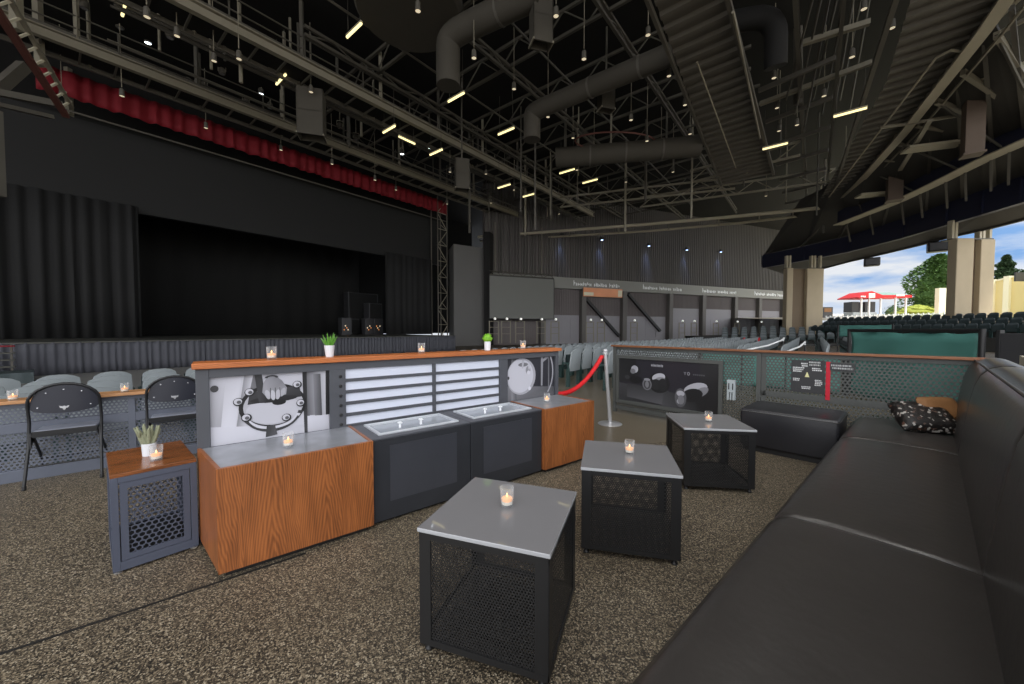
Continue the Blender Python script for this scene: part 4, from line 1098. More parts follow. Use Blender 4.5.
# projection screen on its truss
a, b = wpt(489.5, 0, 1.5), wpt(553.5, 0, 1.5); L_ = (b - a).length
zt, zb = wal(520, 277.5, 1.5).z, wal(520, 318.5, 1.5).z
t = thing('projection_screen', 'large grey projection screen hanging beside the stage', 'screen', a, ANG_W)
bx(0, L_, -.05, 0, zb, zt).build('screen_surface', 'screen', t)
m = MB(); 
for z in (zt + .12, zt + .5): m.tube([(0, -.05, z), (L_, -.05, z)], .05, 6)
for k in range(12): m.tube([(L_ * k / 12, -.05, zt + .12 + .38 * (k % 2)), (L_ * (k + 1) / 12, -.05, zt + .5 - .38 * (k % 2))], .03, 5)
m.build('truss', 'steelD', t, 60)
for x in (L_ * .08, L_ * .8): m = MB(); m.tube([(x, -.05, zt + .5), (x, -.05, 12.5)], .035, 6); m.build('hanging_cable', 'steel', t)
m = MB(); m.box(-.03, L_ + .03, -.07, .02, zt, zt + .08); m.box(-.03, L_ + .03, -.07, .02, zb - .06, zb); m.box(-.05, 0, -.07, .02, zb, zt); m.box(L_, L_ + .05, -.07, .02, zb, zt); m.build('border', 'black', t)
# crowd barriers with lamp heads along the wall
bi = None
for i, px in enumerate((494, 506, 520, 541, 555, 590, 601, 634, 682, 694, 716, 737, 761)):
    dd = 6.0; p = gplane(px, 325, WN, WD - dd)
    if bi is None:
        bi = thing('lamp_post', 'short metal lamp post with a white globe along the side wall', 'lamp', (p.x, p.y, 0), ANG_W, 'globe lamp posts along the side wall')
        m = MB()
        for x in (-.45, .45): m.tube([(x, 0, 0), (x, 0, 2.1)], .05, 6)
        for z in (.9, 1.5, 2.05): m.tube([(-.45, 0, z), (.45, 0, z)], .035, 6)
        m.build('frame', 'steel', bi, 60)
        m = MB(); m.sphere((.1, 0, 2.3), .12, (1, 1, 1), 12, 8); m.build('globe', 'lamp', bi, 60)
        m = MB(); m.tube([(.1, 0, 2.05), (.1, 0, 2.2)], .06, 8); m.build('neck', 'steelD', bi)
    else: dup(bi, Vector((p.x, p.y, 0)), ANG_W)
# blue wall washers
for i, (px, py) in enumerate(((562, 236), (602, 240), (649, 246), (687, 250), (721, 252))):
    p = wal(px, py, .7); t = thing('wall_washer', 'small blue wall washer light high on the ribbed side wall', 'light', p, ANG_W, 'blue wall washers')
    m = MB(); m.box(-.2, .2, -.15, .15, 0, .35, .03); m.build('housing', 'black', t)
    m = MB(); m.lathe([(.0, -.03), (.13, -.03), (.15, 0)], (0, 0, 0), 12, False, False); m.build('lens', 'blue', t)
    m = MB(); m.tube([(0, .15, .2), (0, .75, .2)], .04, 6); m.build('bracket', 'black', t)
    L = bpy.data.lights.new('wash', 'SPOT'); L.energy = 260; L.color = (.35, .5, 1); L.spot_size = R(50); L.spot_blend = .8; L.shadow_soft_size = .15
    lo = bpy.data.objects.new('wash', L); COL.objects.link(lo); lo.location = (0, -.02, -.1); lo.rotation_euler = (R(14), 0, 0); lo.parent = t

# ================================================================== CATWALKS
ZC = gplane(264, 119.5, N2, 26.0).z
DU = 26.0 * (ZC - H) / 1.0; 
def line_t(px, d): return tpx(px, d)
def catwalk(name, label, d, px0, px1, z, wid=1.55, drop=0):
    ta_, tb2 = line_t(px0, d), line_t(px1, d)
    t = thing(name, label, 'catwalk', hall(0, 0))
    m = MB(); m.beam(hall(ta_, d, z + .1), hall(tb2, d, z + .1), .1, .46); m.beam(hall(ta_, d - .1, z - .11), hall(tb2, d - .1, z - .11), .24, .05); m.beam(hall(ta_, d - .1, z + .31), hall(tb2, d - .1, z + .31), .24, .05); m.build('edge_beam', 'steel', t)
    m = MB(); m.beam(hall(ta_, d + wid, z), hall(tb2, d + wid, z), .1, .2); m.build('far_edge_beam', 'steelD', t)
    m = MB(); m.prism([hall(ta_, d + .1, z + .16), hall(tb2, d + .1, z + .16), hall(tb2, d + wid, z + .16), hall(ta_, d + wid, z + .16)], (0, 0, .03)); m.build('grating_deck', 'roofblack', t)
    x = ta_
    while x < tb2: m = MB(); m.beam(hall(x, d, z), hall(x, d + wid, z), .07, .1); m.build('rung', 'steelD', t); x += 1.15
    m = MB(); x = ta_ + .5
    for dd in (d, d + wid):
        for zz in (z + .85, z + 1.4): m.tube([hall(ta_, dd, zz), hall(tb2, dd, zz)], .035, 6)
        m.beam(hall(ta_, dd, z + .48), hall(tb2, dd, z + .48), .03, .16)
    m.build('guard_rail', 'steelD', t, 60)
    x = ta_ + .5; n = 0
    while x < tb2 and n < 40:
        m = MB(); m.tube([hall(x, d, z), hall(x, d, z + 1.42)], .04, 6); m.build('rail_post', 'steelD', t, 60); x += 3.0; n += 1
    x = ta_ + 2.2; n = 0
    while x < tb2 and n < 20:
        m = MB(); m.beam(hall(x, d + .05, z), hall(x, d + .05, 17), .16, .12); m.beam(hall(x + .45, d + wid, z), hall(x + .45, d + wid, 17), .1, .1); m.build('hanger', 'steel' if n % 2 == 0 else 'steelD', t); x += 4.2; n += 1
    return t
# the nearer catwalk hangs at the same height; its distance follows from where its edge stands against the sky line
def perp_for(px, py, z):
    p = gz(px, py, z); return N2.dot(p.xy)
dU = perp_for(285.5, 58, ZC)
catwalk('lighting_catwalk', 'lower grey catwalk running along above the red valance', 26.0, 8, 533, ZC)
catwalk('lighting_catwalk', 'upper grey catwalk nearer the camera, over the middle of the hall', dU, 120, 592, ZC)

# red oxide ladder boom at the upper left
p0, p1 = gy(-6, 6, 9.0), gy(66, 116, 13.0)
t = thing('ladder_boom', 'slanting red-brown ladder boom at the upper left corner', 'boom', p0)
dv_ = (p1 - p0); up_ = Vector((.35, .2, .9)).normalized() * .45
m = MB(); m.beam((0, 0, 0), dv_, .16, .12); m.build('lower_chord', 'rust', t)
m = MB(); m.beam(up_, dv_ + up_ * .8, .1, .08); m.build('upper_chord', 'steel', t)
for k in range(9): f = k / 9; m = MB(); m.beam(dv_ * f, dv_ * (f + .06) + up_, .07, .05); m.build('lacing_bar', 'steelL', t)
# short brackets at the far left
for i, (a, b, w, lab) in enumerate(((gy(-4, 92, 13.5), gy(62, 105, 15), .22, 'grey horizontal beam stub at the left edge, upper of two'), (gy(-4, 104, 13.5), gy(52, 117, 15), .14, 'grey horizontal beam stub at the left edge, lower of two'))):
    m = MB(); m.beam(a, b, .2, w); tag(m.build('beam_stub', 'steelD'), lab, 'beam')
m = MB(); m.beam(gy(-4, 90, 14), gy(24, 66, 15), .25, .35); tag(m.build('brace_strut', 'steelD'), 'grey diagonal strut at the left edge above the beam stubs', 'beam')
m = MB(); a = gy(1, 110, 11); a.x -= .17; m.beam(a, (a.x, a.y, gy(1, 196, 11).z), .2, .2); tag(m.build('drop_column', 'steelD'), 'pale narrow vertical post at the very left edge', 'post')
for i, (px, y0, y1, Y, w) in enumerate(((40, -10, 66, 17, .26), (53, 66, 92, 21, .36), (69, 68, 116, 21, .3), (17, -10, 30, 15, .3))):
    a = gy(px, y1, Y); b = gy(px, y0, Y); m = MB(); m.beam(a, (a.x, a.y, b.z), w, w * .8); tag(m.build('hanger_post', 'steel'), ['grey vertical hanger crossing the lower catwalk near the left edge', 'short grey drop post left of the red valance', 'grey drop post beside the end of the ladder boom', 'grey vertical hanger in the very top left corner'][i], 'hanger')

# ================================================================== ROOF DECKING STRIPS
def rx(px, py, z): p = gz(px, py, z); return S2.dot(p.xy), N2.dot(p.xy)
def decking(name, label, t_0, t_1, dl, dr, z, pitch, slope=0):
    t = thing(name, label, 'roof decking', hall(0, 0))
    m = MB(); x = t_0; prof = ((0, 0), (.12, -.11), (.42, -.11), (.54, 0), (1, 0))
    while x < t_1:
        for (a, za), (b, zb_) in zip(prof, prof[1:]):
            xa_, xb_ = x + a * pitch, x + b * pitch
            m.poly([hall(xa_, dl(xa_), z + za), hall(xb_, dl(xb_), z + zb_), hall(xb_, dr(xb_), z + zb_), hall(xa_, dr(xa_), z + za)])
        x += pitch
    m.build('corrugated_sheet', 'deck', t)
    return t
def lerpf(pts):
    def f(x):
        for (a, va), (b, vb) in zip(pts, pts[1:]):
            if x <= b or (b, vb) == pts[-1]: return va + (vb - va) * (x - a) / (b - a)
    return f
ringpx = ((1013, -10), (985, 30), (957, 66), (930, 100), (905, 132), (880, 160), (858, 184), (836, 205))
ZR = 12.0
ring = [gz(*q, ZR) for q in ringpx]
rp2 = sorted([(S2.dot(p.xy), N2.dot(p.xy)) for p in ring])
rp2 = [(rp2[0][0] - 6, rp2[0][1] - .4)] + rp2
d2 = decking('roof_decking', 'right wide strip of corrugated roof decking beside the ring beam', 8.5, 44, lerpf(rp2), lambda x: -2.3 + max(0, x - 24) * .12, 12.45, .72)
d1 = decking('roof_decking', 'narrow middle strip of corrugated roof decking between the ducts', 7.5, 33, lambda x: 2.55, lambda x: 4.25 + max(0, x - 10) * .07, 12.6, .72)
# edge angles and rods of the decking
for t_, a, b, w, lab in ((d2, hall(8.5, -2.3, 12.35), hall(40, -1.0, 12.35), .16, 'edge_angle'), (d1, hall(7.5, 2.5, 12.45), hall(33, 2.5, 12.45), .16, 'edge_angle'), (d1, hall(7.5, 4.3, 12.45), hall(33, 5.8, 12.45), .12, 'edge_angle')):
    m = MB(); m.beam(a, b, w, .22); m.build(lab, 'steelD', t_)
a, b, c = gz(829, 197, 12.0), gz(936, 58, 12.1), gz(951, 50, 12.1)
m = MB(); m.tube([a, b, c, gz(962, 52, 12.1), gz(962, 60, 12.1)], .045, 6); m.build('conduit', 'steelL', d2, 60)
m = MB(); m.tube([gz(697, 62, 12.2), gz(736, 168, 12.2)], .03, 6); m.build('conduit', 'steelL', d1, 60)
m = MB(); m.tube([gz(733, 12, 12.2), gz(760, 138, 12.2)], .05, 6); m.build('conduit', 'steel', d1, 60)

# curved ring beam + its continuation across the hall
t = thing('ring_beam', 'pale curved ring beam along the outer edge of the right roof decking', 'beam', hall(0, 0))
def ribbon(m, pts, w, h, z=None):
    up = Vector((0, 0, 1)); rings = []
    for i, p in enumerate(pts):
        d = (pts[min(i + 1, len(pts) - 1)] - pts[max(i - 1, 0)]); d.z = 0; d.normalize(); s = Vector((d.y, -d.x, 0))
        rings.append([m.bm.verts.new(p + s * (a * w / 2) + up * (b * h / 2)) for a, b in ((-1, -1), (1, -1), (1, 1), (-1, 1))])
    for a, b in zip(rings, rings[1:]):
        for k in range(4): m._f([a[k], a[(k + 1) % 4], b[(k + 1) % 4], b[k]])
    m._f(rings[0][::-1]); m._f(rings[-1])
m = MB(); ribbon(m, ring, .42, .08); m.build('bottom_flange', 'steelL', t)
up3 = Vector((0, 0, .3))
m = MB(); ribbon(m, [p + up3 for p in ring], .1, .55); m.build('web', 'steel', t)
off = [p + Vector((.75, -.1, .1)) for p in ring]
m = MB(); m.tube(off, .06, 6); m.build('outer_pipe', 'steel', t, 60)
t = thing('cross_pipe', 'pair of pale pipes crossing the hall below the catwalk ends', 'pipe', hall(0, 0))
pp1 = [gz(*q, 12.0) for q in ((478, 237), (560, 231), (650, 224), (740, 216), (800, 210), (836, 206))]
pp2 = [gz(*q, 12.0) for q in ((480, 241), (560, 236.5), (650, 231), (740, 223), (800, 216), (834, 212))]
for k, pts in enumerate((pp1, pp2)): m = MB(); m.tube(pts, .16 if k == 0 else .12, 8); m.build('pipe', 'steelL', t, 60)
for k in range(10): f = k / 9; i = min(4, int(f * 5)); g = f * 5 - i; m = MB(); m.tube([pp1[i].lerp(pp1[i + 1], g), pp2[i].lerp(pp2[i + 1], g)], .05, 6); m.build('spacer', 'steel', t)

# ================================================================== RIGHT-HAND ROOF EDGE
ZN = 8.5
npx = ((700, 290), (764, 268), (806, 260.5), (850, 252), (905, 238), (949, 225), (985, 214.5), (1024, 203), (1060, 192))
nav = [gz(px, py, ZN) for px, py in npx][1:]
t = thing('edge_beam', 'deep navy blue curved edge beam running over the concrete columns', 'beam', hall(0, 0))
m = MB(); ribbon(m, [p + Vector((0, 0, .75)) for p in nav], .4, 1.5); m.build('girder', 'navy', t)
for p in nav: m = MB(); m.beam(p + Vector((-.25, -.05, .1)), p + Vector((-.25, -.05, 1.4)), .12, .1); m.build('stiffener', 'navy', t)
opx = ((822, 268.5), (850, 261), (885, 253), (920, 244.5), (948, 237.5), (990, 238), (1010, 234.5), (1024, 231.5), (1060, 222))
outer = [gz(px, py, 8.0) for px, py in ((790, 276), (822, 268.5), (850, 261), (885, 253), (920, 244.5), (948, 237), (985, 229), (1024, 219), (1060, 209))]
m = MB()
for a, b, c, d in zip(nav[0:], nav[1:], outer[0:], outer[1:]):
    m.poly([a + Vector((0, 0, .1)), b + Vector((0, 0, .1)), d + Vector((0, 0, .02)), c + Vector((0, 0, .02))])
o = m.build('roof_soffit', 'soffit', None, None, None, .06); tag(o, 'dark soffit hanging out beyond the navy edge beam', 'soffit')
m = MB(); ribbon(m, [p + Vector((0, 0, .2)) for p in outer], .2, .6); tag(m.build('fascia', 'soffit'), 'dark outer roof fascia against the sky', 'fascia')
# soffit cassette speakers hanging at the sky line
for i, (px, py) in enumerate(((872, 258), (938, 242))):
    p = gz(px, py, 7.9); t = thing('hanging_speaker', ['dark speaker box hanging at the roof edge against the sky', 'dark speaker box hanging beside the top of the tall column'][i], 'speaker', p, R(-40))
    m = MB(); m.box(-.55, .55, -.4, .4, -.75, .0, .08); m.build('cabinet', 'black', t); bx(-.45, .45, -.43, -.4, -.65, -.1, .01).build('grille', 'noticeM', t)
    m = MB(); m.tube([(0, 0, 0), (0, 0, .5)], .05, 6); m.build('bracket', 'black', t)
# pale curved flange above the navy beam, with brackets
ZF = 10.3
fl_ = [gz(px, py, ZF) for px, py in ((838, 225), (893, 203.5), (937, 183), (982, 160.5), (1024, 142), (1064, 125))]
t = thing('curved_girder', 'pale curved girder flange above the navy edge beam', 'beam', hall(0, 0))
m = MB(); ribbon(m, fl_, .75, .07); m.build('bottom_flange', 'steelL', t)
m = MB(); ribbon(m, [p + Vector((0, 0, .75)) for p in fl_], .12, 1.4); m.build('web', 'navy', t)
m = MB()
for a, b in zip(fl_, fl_[1:]):
    for g in (.1, .55): q = a.lerp(b, g); m = MB(); m.beam(q + Vector((.4, .1, 0)), q + Vector((1.6, 1.0, -1.3)), .1, .12); m.build('knee_brace', 'steelD', t)
for i, (a, b, w, z, mt, lab) in enumerate((((982, 80), (1040, 60), .5, 12.2, 'steelL', 'pale roof beam at the right edge, highest of three'), ((905, 150), (962, 143), .9, 11.4, 'steelL', 'short pale flange between the two brown drop posts'), ((975, 126), (1040, 111), .42, 11.6, 'steelL', 'pale roof beam at the right edge, lowest of three'),
    ((858, 196), (895, 193), .9, 11.0, 'steelL', 'short pale flange left of the smaller brown drop post'), ((880, 128), (975, 113), .12, 12, 'steel', 'thin grey roof bar crossing behind the big brown drop post'), ((900, 170), (930, 120), .2, 11.6, 'steel', 'grey diagonal bar left of the big brown drop post'), ((945, 165), (1000, 95), .2, 12.0, 'steel', 'grey diagonal bar right of the big brown drop post'), ((970, 48), (1040, 12), .16, 13, 'steel', 'grey roof bar in the top right corner, lower of two'), ((985, 30), (1030, -12), .16, 13.2, 'steel', 'grey roof bar in the top right corner, upper of two'))):
    m = MB(); m.beam(gz(*a, z), gz(*b, z), w, .12); tag(m.build('roof_beam', mt), lab, 'beam')
for i, (px, y0, y1, Y, w, lab) in enumerate(((972, 78, 154, 18.0, .62, 'big brown drop post hanging from the right roof'), (894, 165, 200, 26.0, .75, 'smaller brown drop post hanging from the right roof'))):
    a = gy(px, y1, Y); b = gy(px, y0, Y); m = MB(); m.box(-w / 2, w / 2, -w / 2, w / 2, 0, b.z - a.z + .6, .02); m.box(-w / 2 - .05, w / 2 + .05, -w / 2 - .05, w / 2 + .05, -.08, 0)
    o = m.build('drop_post', 'brownpost'); o.location = a; o.rotation_euler.z = R(-35); tag(o, lab, 'post')
for k in range(len(fl_) - 1):
    a, b = fl_[k], fl_[k + 1]
    for g in (0, .5):
        q = a.lerp(b, g); r_ = ring[0].lerp(ring[-1], 1 - (k + g) / 5.0) + Vector((.9, 0, .2)); m = MB(); m.beam(q + Vector((0, 0, 1.3)), r_, .16, .24); o = m.build('rafter', 'steel'); tag(o, 'grey rafter between the ring beam and the curved girder', 'beam', 'rafters at the right')
        if g: m = MB(); m.tube([q + Vector((0, 0, .2)), r_], .06, 6); o = m.build('sway_brace', 'steelD', None, 60); tag(o, 'thin slanting brace between the ring beam and the curved girder', 'brace', 'sway braces at the right')
# upper roof skin over the right side
m = MB()
for a, b, c, d in zip(nav, nav[1:], [gz(q[0], q[1], 12.9) for q in ((800, 200), (820, 190), (840, 175), (875, 140), (905, 105), (935, 70), (960, 36), (985, 0))], [gz(q[0], q[1], 12.9) for q in ((820, 190), (840, 175), (875, 140), (905, 105), (935, 70), (960, 36), (985, 0), (1000, -20))]):
    m.poly([a + Vector((0, 0, 1.6)), b + Vector((0, 0, 1.6)), d, c])
o = m.build('ceiling_right', 'soffit', None, None, None, .1); struct(o)
# purlins under it
for k in range(9):
    f = k / 8; a = nav[0].lerp(nav[-1], f); i = min(len(nav) - 2, int(f * (len(nav) - 1))); g = f * (len(nav) - 1) - i; a = nav[i].lerp(nav[i + 1], g) + Vector((0, 0, 1.5))
    b = ring[-1].lerp(ring[0], f) + Vector((.8, 0, .6)); j = min(len(ring) - 2, int((1 - f) * (len(ring) - 1))); h2 = (1 - f) * (len(ring) - 1) - j; b = ring[j].lerp(ring[j + 1], h2) + Vector((.8, 0, .6))
    m = MB(); m.beam(a, b, .14, .22); o = m.build('purlin', 'steelD'); tag(o, 'grey purlin under the right side roof', 'beam', 'purlins under the right side roof')

# concrete columns
def column(label, px0, px1, pxg0, pxg1, Y, ytop):
    z1 = gy(px0, ytop, Y).z
    a, b, c, d = gy(px0, 329, Y), gy(pxg0, 329, Y), gy(pxg1, 329, Y + .3), gy(px1, 329, Y + .3)
    t = thing('concrete_column', label, 'column', (a.x, a.y, 0))
    def wing(p, q, dep, nm, mt):
        v = q - p; ang = math.atan2(v.y, v.x); m = MB(); m.box(0, v.length, 0, dep, 0, z1, .04); o = m.build(nm, mt, t); o.location = (p.x - a.x, p.y - a.y, 0); o.rotation_euler.z = ang
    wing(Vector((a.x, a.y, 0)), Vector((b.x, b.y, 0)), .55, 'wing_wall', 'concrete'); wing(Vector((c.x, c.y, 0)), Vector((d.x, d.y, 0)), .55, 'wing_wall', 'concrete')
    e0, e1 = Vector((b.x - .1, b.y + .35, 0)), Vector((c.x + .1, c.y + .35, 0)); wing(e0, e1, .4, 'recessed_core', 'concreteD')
    w = d.x - a.x
    for f in (.08, .16, .72, .80, .95): m = MB(); m.box(w * f - .08, w * f + .08, .45, .75, z1, z1 + 1.3); m.build('steel_stub', 'steelL', t)
    m = MB(); m.box(w * .05, w, .4, 1.1, z1, z1 + .08); m.build('bearing_plate', 'steelD', t)
column('tall concrete column nearest the right edge', 954, 992, 971, 978, 25.0, 238)
column('far concrete column beside the end of the ribbed side wall', 786, 822.5, 792, 806, 37.0, 268)

# ================================================================== DUCTS AND MIDDLE ROOF STEEL
def duct(name, label, pts, w, mt='duct'):
    t = thing(name, label, 'duct', pts[0]); o = pts[0]
    m = MB()
    r = [w] * len(pts)
    m.tube([p - o for p in pts], r, 14); m.build('duct_run', mt, t, 40)
    for a, b in zip(pts, pts[1:]):
        L_ = (b - a).length; n = int(L_ / 2.6)
        for k in range(1, n + 1):
            c = a.lerp(b, k / (n + 1)); d = (b - a).normalized(); m = MB(); m.tube([c - o - d * .05, c - o + d * .05], w * 1.05, 14); m.build('collar', 'steelD', t, 40)
    return t
def bend(a, b, c, n=5, k=.5):
    a2 = b.lerp(a, k); c2 = b.lerp(c, k); o = []
    for i in range(n + 1):
        f = i / n; o.append((a2 * (1 - f) + b * f) * (1 - f) + (b * (1 - f) + c2 * f) * f)
    return o
z = 13.2
p_a, p_b = gz(700, 42, z), gz(532, 112, z); p_c = Vector((p_b.x, p_b.y, gy(527, 140, p_b.y).z))
duct('air_duct', 'long round air duct crossing the middle of the roof, turning down at its left end', [p_a] + bend(p_a, p_b, p_c, 6, .12) + [p_c], .46)
z = 14.2
p_a, p_b = gz(540, -8, z), gz(448, 36, z); p_c = Vector((p_b.x, p_b.y, gy(452, 86, p_b.y).z))
duct('air_duct', 'round air duct turning down beside the upper catwalk near the top of the picture', [p_a] + bend(p_a, p_b, p_c, 6, .2) + [p_c], .52)
z = 12.5
p_a, p_b = gz(700, 146, z), gz(556, 158, z)
duct('air_duct', 'low round air duct behind the small hoop in the middle of the roof', [p_a, p_b], .62)
z = 13.6; p_a, p_b = gz(724, 24, z), gz(776, 14, z); p_c = Vector((p_b.x + .3, p_b.y + .4, gy(780, 60, p_b.y).z))
duct('air_duct', 'short black duct elbow right of the narrow decking strip', [p_a] + bend(p_a, p_b, p_c, 6, .45) + [p_c], .4, mt='roofblack')
for i, (px, y1, y0, wpx, Y, lab) in enumerate(((541, 46, -6, 22, 15, 'square hanging duct box at the top centre of the picture'), (606, 111, 80, 16, 20, 'square hanging duct box below the long round air duct'), (312, 138, 92, 26, 20, 'flat grey panel box hanging between the two catwalks'), (462, 190, 160, 15, 24, 'flat grey panel box hanging below the upper catwalk'))):
    a = gy(px, y1, Y); b = gy(px, y0, Y); w = wpx / 375 * Y / 2 * .9
    t = thing('hanging_box', lab, 'duct box', a, ANG_S - R(35)); hgt = b.z - a.z
    m = MB(); th = .05
    for x in (-w, w - th): m.box(x, x + th, -w * .7, w * .7, 0, hgt)
    for y in (-w * .7, w * .7 - th): m.box(-w, w, y, y + th, 0, hgt)
    m.box(-w, w, -w * .7, w * .7, hgt * .5, hgt * .5 + .04); m.build('box_shell', 'duct', t)
    m = MB(); m.tube([(0, 0, hgt * .5), (0, 0, 17 - a.z)], .05, 6); m.build('hanger_rod', 'steelD', t)
    m = MB()
    for x in (-w, w): m.box(x - .03, x + .03, -w * .72, w * .72, 0, .08)
    m.build('rim', 'steel', t)
# big round plenum at top
c = gz(410, 16, 14.5); t = thing('round_plenum', 'big shallow round plenum drum at the top left of centre', 'duct', c)
m = MB(); m.lathe([(.05, 0), (2.1, .0), (2.2, .15), (2.2, 1.2), (.05, 1.2)], (0, 0, 0), 40, True, True); m.build('drum', 'duct', t, 40)
# hoop
hp = [gz(615 + 40 * math.cos(R(a_)), 141 - 9 * math.sin(R(a_)), 12.9) for a_ in range(0, 360, 15)]
m = MB(); m.tube(hp + [hp[0]], .05, 6); tag(m.build('lighting_hoop', 'rust', None, 60), 'thin round hoop hanging in the middle of the roof', 'hoop')
p = gz(611, 152, 12.6); m = MB(); m.tube([p, (p.x, p.y, 17)], .06, 6); tag(m.build('drop_pipe', 'steel', None, 60), 'vertical drop pipe at the centre of the small hoop', 'pipe')
# open web joists across the dark roof
def joist(a, b, z0, z1, lab, mt='steelD'):
    m = MB(); A = Vector((a.x, a.y, z0)); B = Vector((b.x, b.y, z0)); up = Vector((0, 0, z1 - z0))
    m.beam(A, B, .14, .14); m.beam(A + up, B + up, .14, .14); n = max(2, int((B - A).length / 1.3))
    for k in range(n):
        p = A.lerp(B, k / n) + (up if k % 2 else Vector()); q = A.lerp(B, (k + 1) / n) + (Vector() if k % 2 else up); m.beam(p, q, .06, .06)
    o = m.build('roof_joist', mt); tag(o, lab, 'truss', 'open web joists across the dark roof'); return o
LJ = 'dark open web roof joist running across under the black roof'
for k in range(9):
    tt = 12 + k * 4.2; joist(hall(tt, 3.0 if k < 5 else 6.4), hall(tt, 29), 15.6, 16.8, LJ)
for d in (7.5, 13.2, 19.0, 23.5): joist(hall(8, d), hall(52, d), 15.2, 15.6, LJ)
for d in (-.6, .8): joist(hall(8, d), hall(46, d), 13.4, 14.3, LJ)
# cross trusses over the back of the hall (low, in front of the side wall)
for i, (pts, lab) in enumerate((([(640, 205), (835, 178)], 'low lattice truss in front of the side wall, nearest of three'), ([(560, 205), (735, 186)], 'low lattice truss in front of the side wall, left of three'), ([(690, 180), (800, 152)], 'low lattice truss below the right decking strip'))):
    zt_ = 13.0; a, b = gz(*pts[0], zt_), gz(*pts[1], zt_)
    o = joist(a, b, zt_ - .2, zt_ + .7, lab, 'steel'); o['group'] = 'low lattice trusses'
# conduits and sprinkler drops
rnd = random.Random(11)
for k in range(34):
    px = rnd.uniform(455, 830); py = rnd.uniform(150, 236); Yd = rnd.uniform(26, 40); a = gy(px, py, Yd)
    if a.z > 15.8: continue
    m = MB(); m.tube([a, (a.x, a.y, 17)], rnd.choice((.05, .07, .1)), 6); o = m.build('drop_rod', rnd.choice(('steel', 'steelD', 'steelD')), None, 60); tag(o, 'thin grey rod hanging from the roof above the side wall', 'rod', 'hanging rods')
for k in range(8):
    a = gy(786 + k * 9, 100 + (k % 3) * 14, 20 + k * .6); b = gy(815 + k * 8, -10, 14 + k * .2); m = MB(); m.tube([a, b], .045, 6); o = m.build('conduit_pipe', 'steelD', None, 60); tag(o, 'thin conduit in the bundle between the two decking strips', 'pipe', 'conduit bundle')
m = MB(); a, b = gy(798, 104, 20), gy(798, -10, 20); m.beam(a, b, .28, .28); tag(m.build('roof_post', 'steelD'), 'grey vertical post right of the black duct elbow', 'post')
for i, (a, b, lab) in enumerate((((803, 43), (870, 22), 'grey roof tie bar between the conduits, upper'), ((760, 104), (872, 62), 'grey roof tie bar between the conduits, lower'))):
    m = MB(); m.beam(gz(*a, 13.5), gz(*b, 13.5), .2, .2); tag(m.build('tie_bar', 'steel'), lab, 'beam')
for k in range(26):
    dd = rnd.uniform(20.5, 25); tt = rnd.uniform(3, 40); zz = rnd.uniform(13.2, 15.6)
    m = MB(); m.tube([hall(tt, dd, zz), hall(tt, dd, 17)], rnd.choice((.04, .06, .08)), 6); o = m.build('drop_rod', rnd.choice(('steel', 'steelD')), None, 60); tag(o, 'thin grey rod hanging from the roof between the two catwalks', 'rod', 'hanging rods between the catwalks')
for k, (dd, zz) in enumerate(((21.6, 14.0), (22.8, 14.6), (24.2, 13.9), (23.4, 15.2), (16.0, 15.0), (10.5, 14.6), (28.6, 15.0))):
    m = MB(); m.tube([hall(2, dd, zz), hall(44, dd, zz)], .055, 6); o = m.build('lighting_pipe', 'steelD', None, 60); tag(o, 'long thin lighting pipe running the length of the hall under the roof', 'pipe', 'lighting pipes under the roof')
for k in range(7):
    tt = 22 + k * 3.6; m = MB(); m.beam(hall(tt, -.5, 13.2), hall(tt + .6, 2.4, 13.2), .14, .2); o = m.build('cross_beam', 'steelD'); tag(o, 'short dark cross beam between the two decking strips', 'beam', 'cross beams between the decking strips')
# blocky stage light rigs hung under the catwalks, with lenses
sl0 = None
for i, (px, py, Y) in enumerate(((148, 43, 21), (133, 52, 22), (204, 88, 24), (188, 80, 24), (261, 94, 25), (246, 104, 26), (270, 108, 26), (402, 154, 28), (430, 148, 28), (340, 128, 27), (356, 140, 28), (84, 8, 18), (120, 28, 20), (160, 60, 23), (222, 74, 23))):
    p = gy(px, py, Y)
    if sl0 is None:
        sl0 = thing('stage_light', 'round stage spotlight clamped between the two catwalks', 'spotlight', p, .6, 'stage lights between the catwalks')
        m = MB(); m.lathe([(.12, .34), (.17, .28), (.17, .0), (.15, -.02)], (0, 0, 0), 14, True, False); m.build('lamp_can', 'steelD', sl0, 40)
        m = MB(); m.lathe([(0, -.0), (.14, 0)], (0, 0, 0), 14, False, False); m.build('lens', 'tubew', sl0)
        m = MB(); m.tube([(-.2, 0, .15), (-.2, 0, .5), (.2, 0, .5), (.2, 0, .15)], .025, 6); m.tube([(0, 0, .5), (0, 0, 1.6)], .025, 6); m.build('yoke', 'steel', sl0)
        off0 = dup(sl0, p, .2)
        for c_ in off0.children:
            if c_.name.startswith('lens'): 
                c_.data = c_.data.copy(); c_.data.materials.clear(); c_.data.materials.append(M['edge'])
        off0.location = gy(170, 38, 20)
    elif i in (2, 4, 7, 8): dup(sl0, p, rnd.uniform(0, 3))
    else: dup(off0, p, rnd.uniform(0, 3))
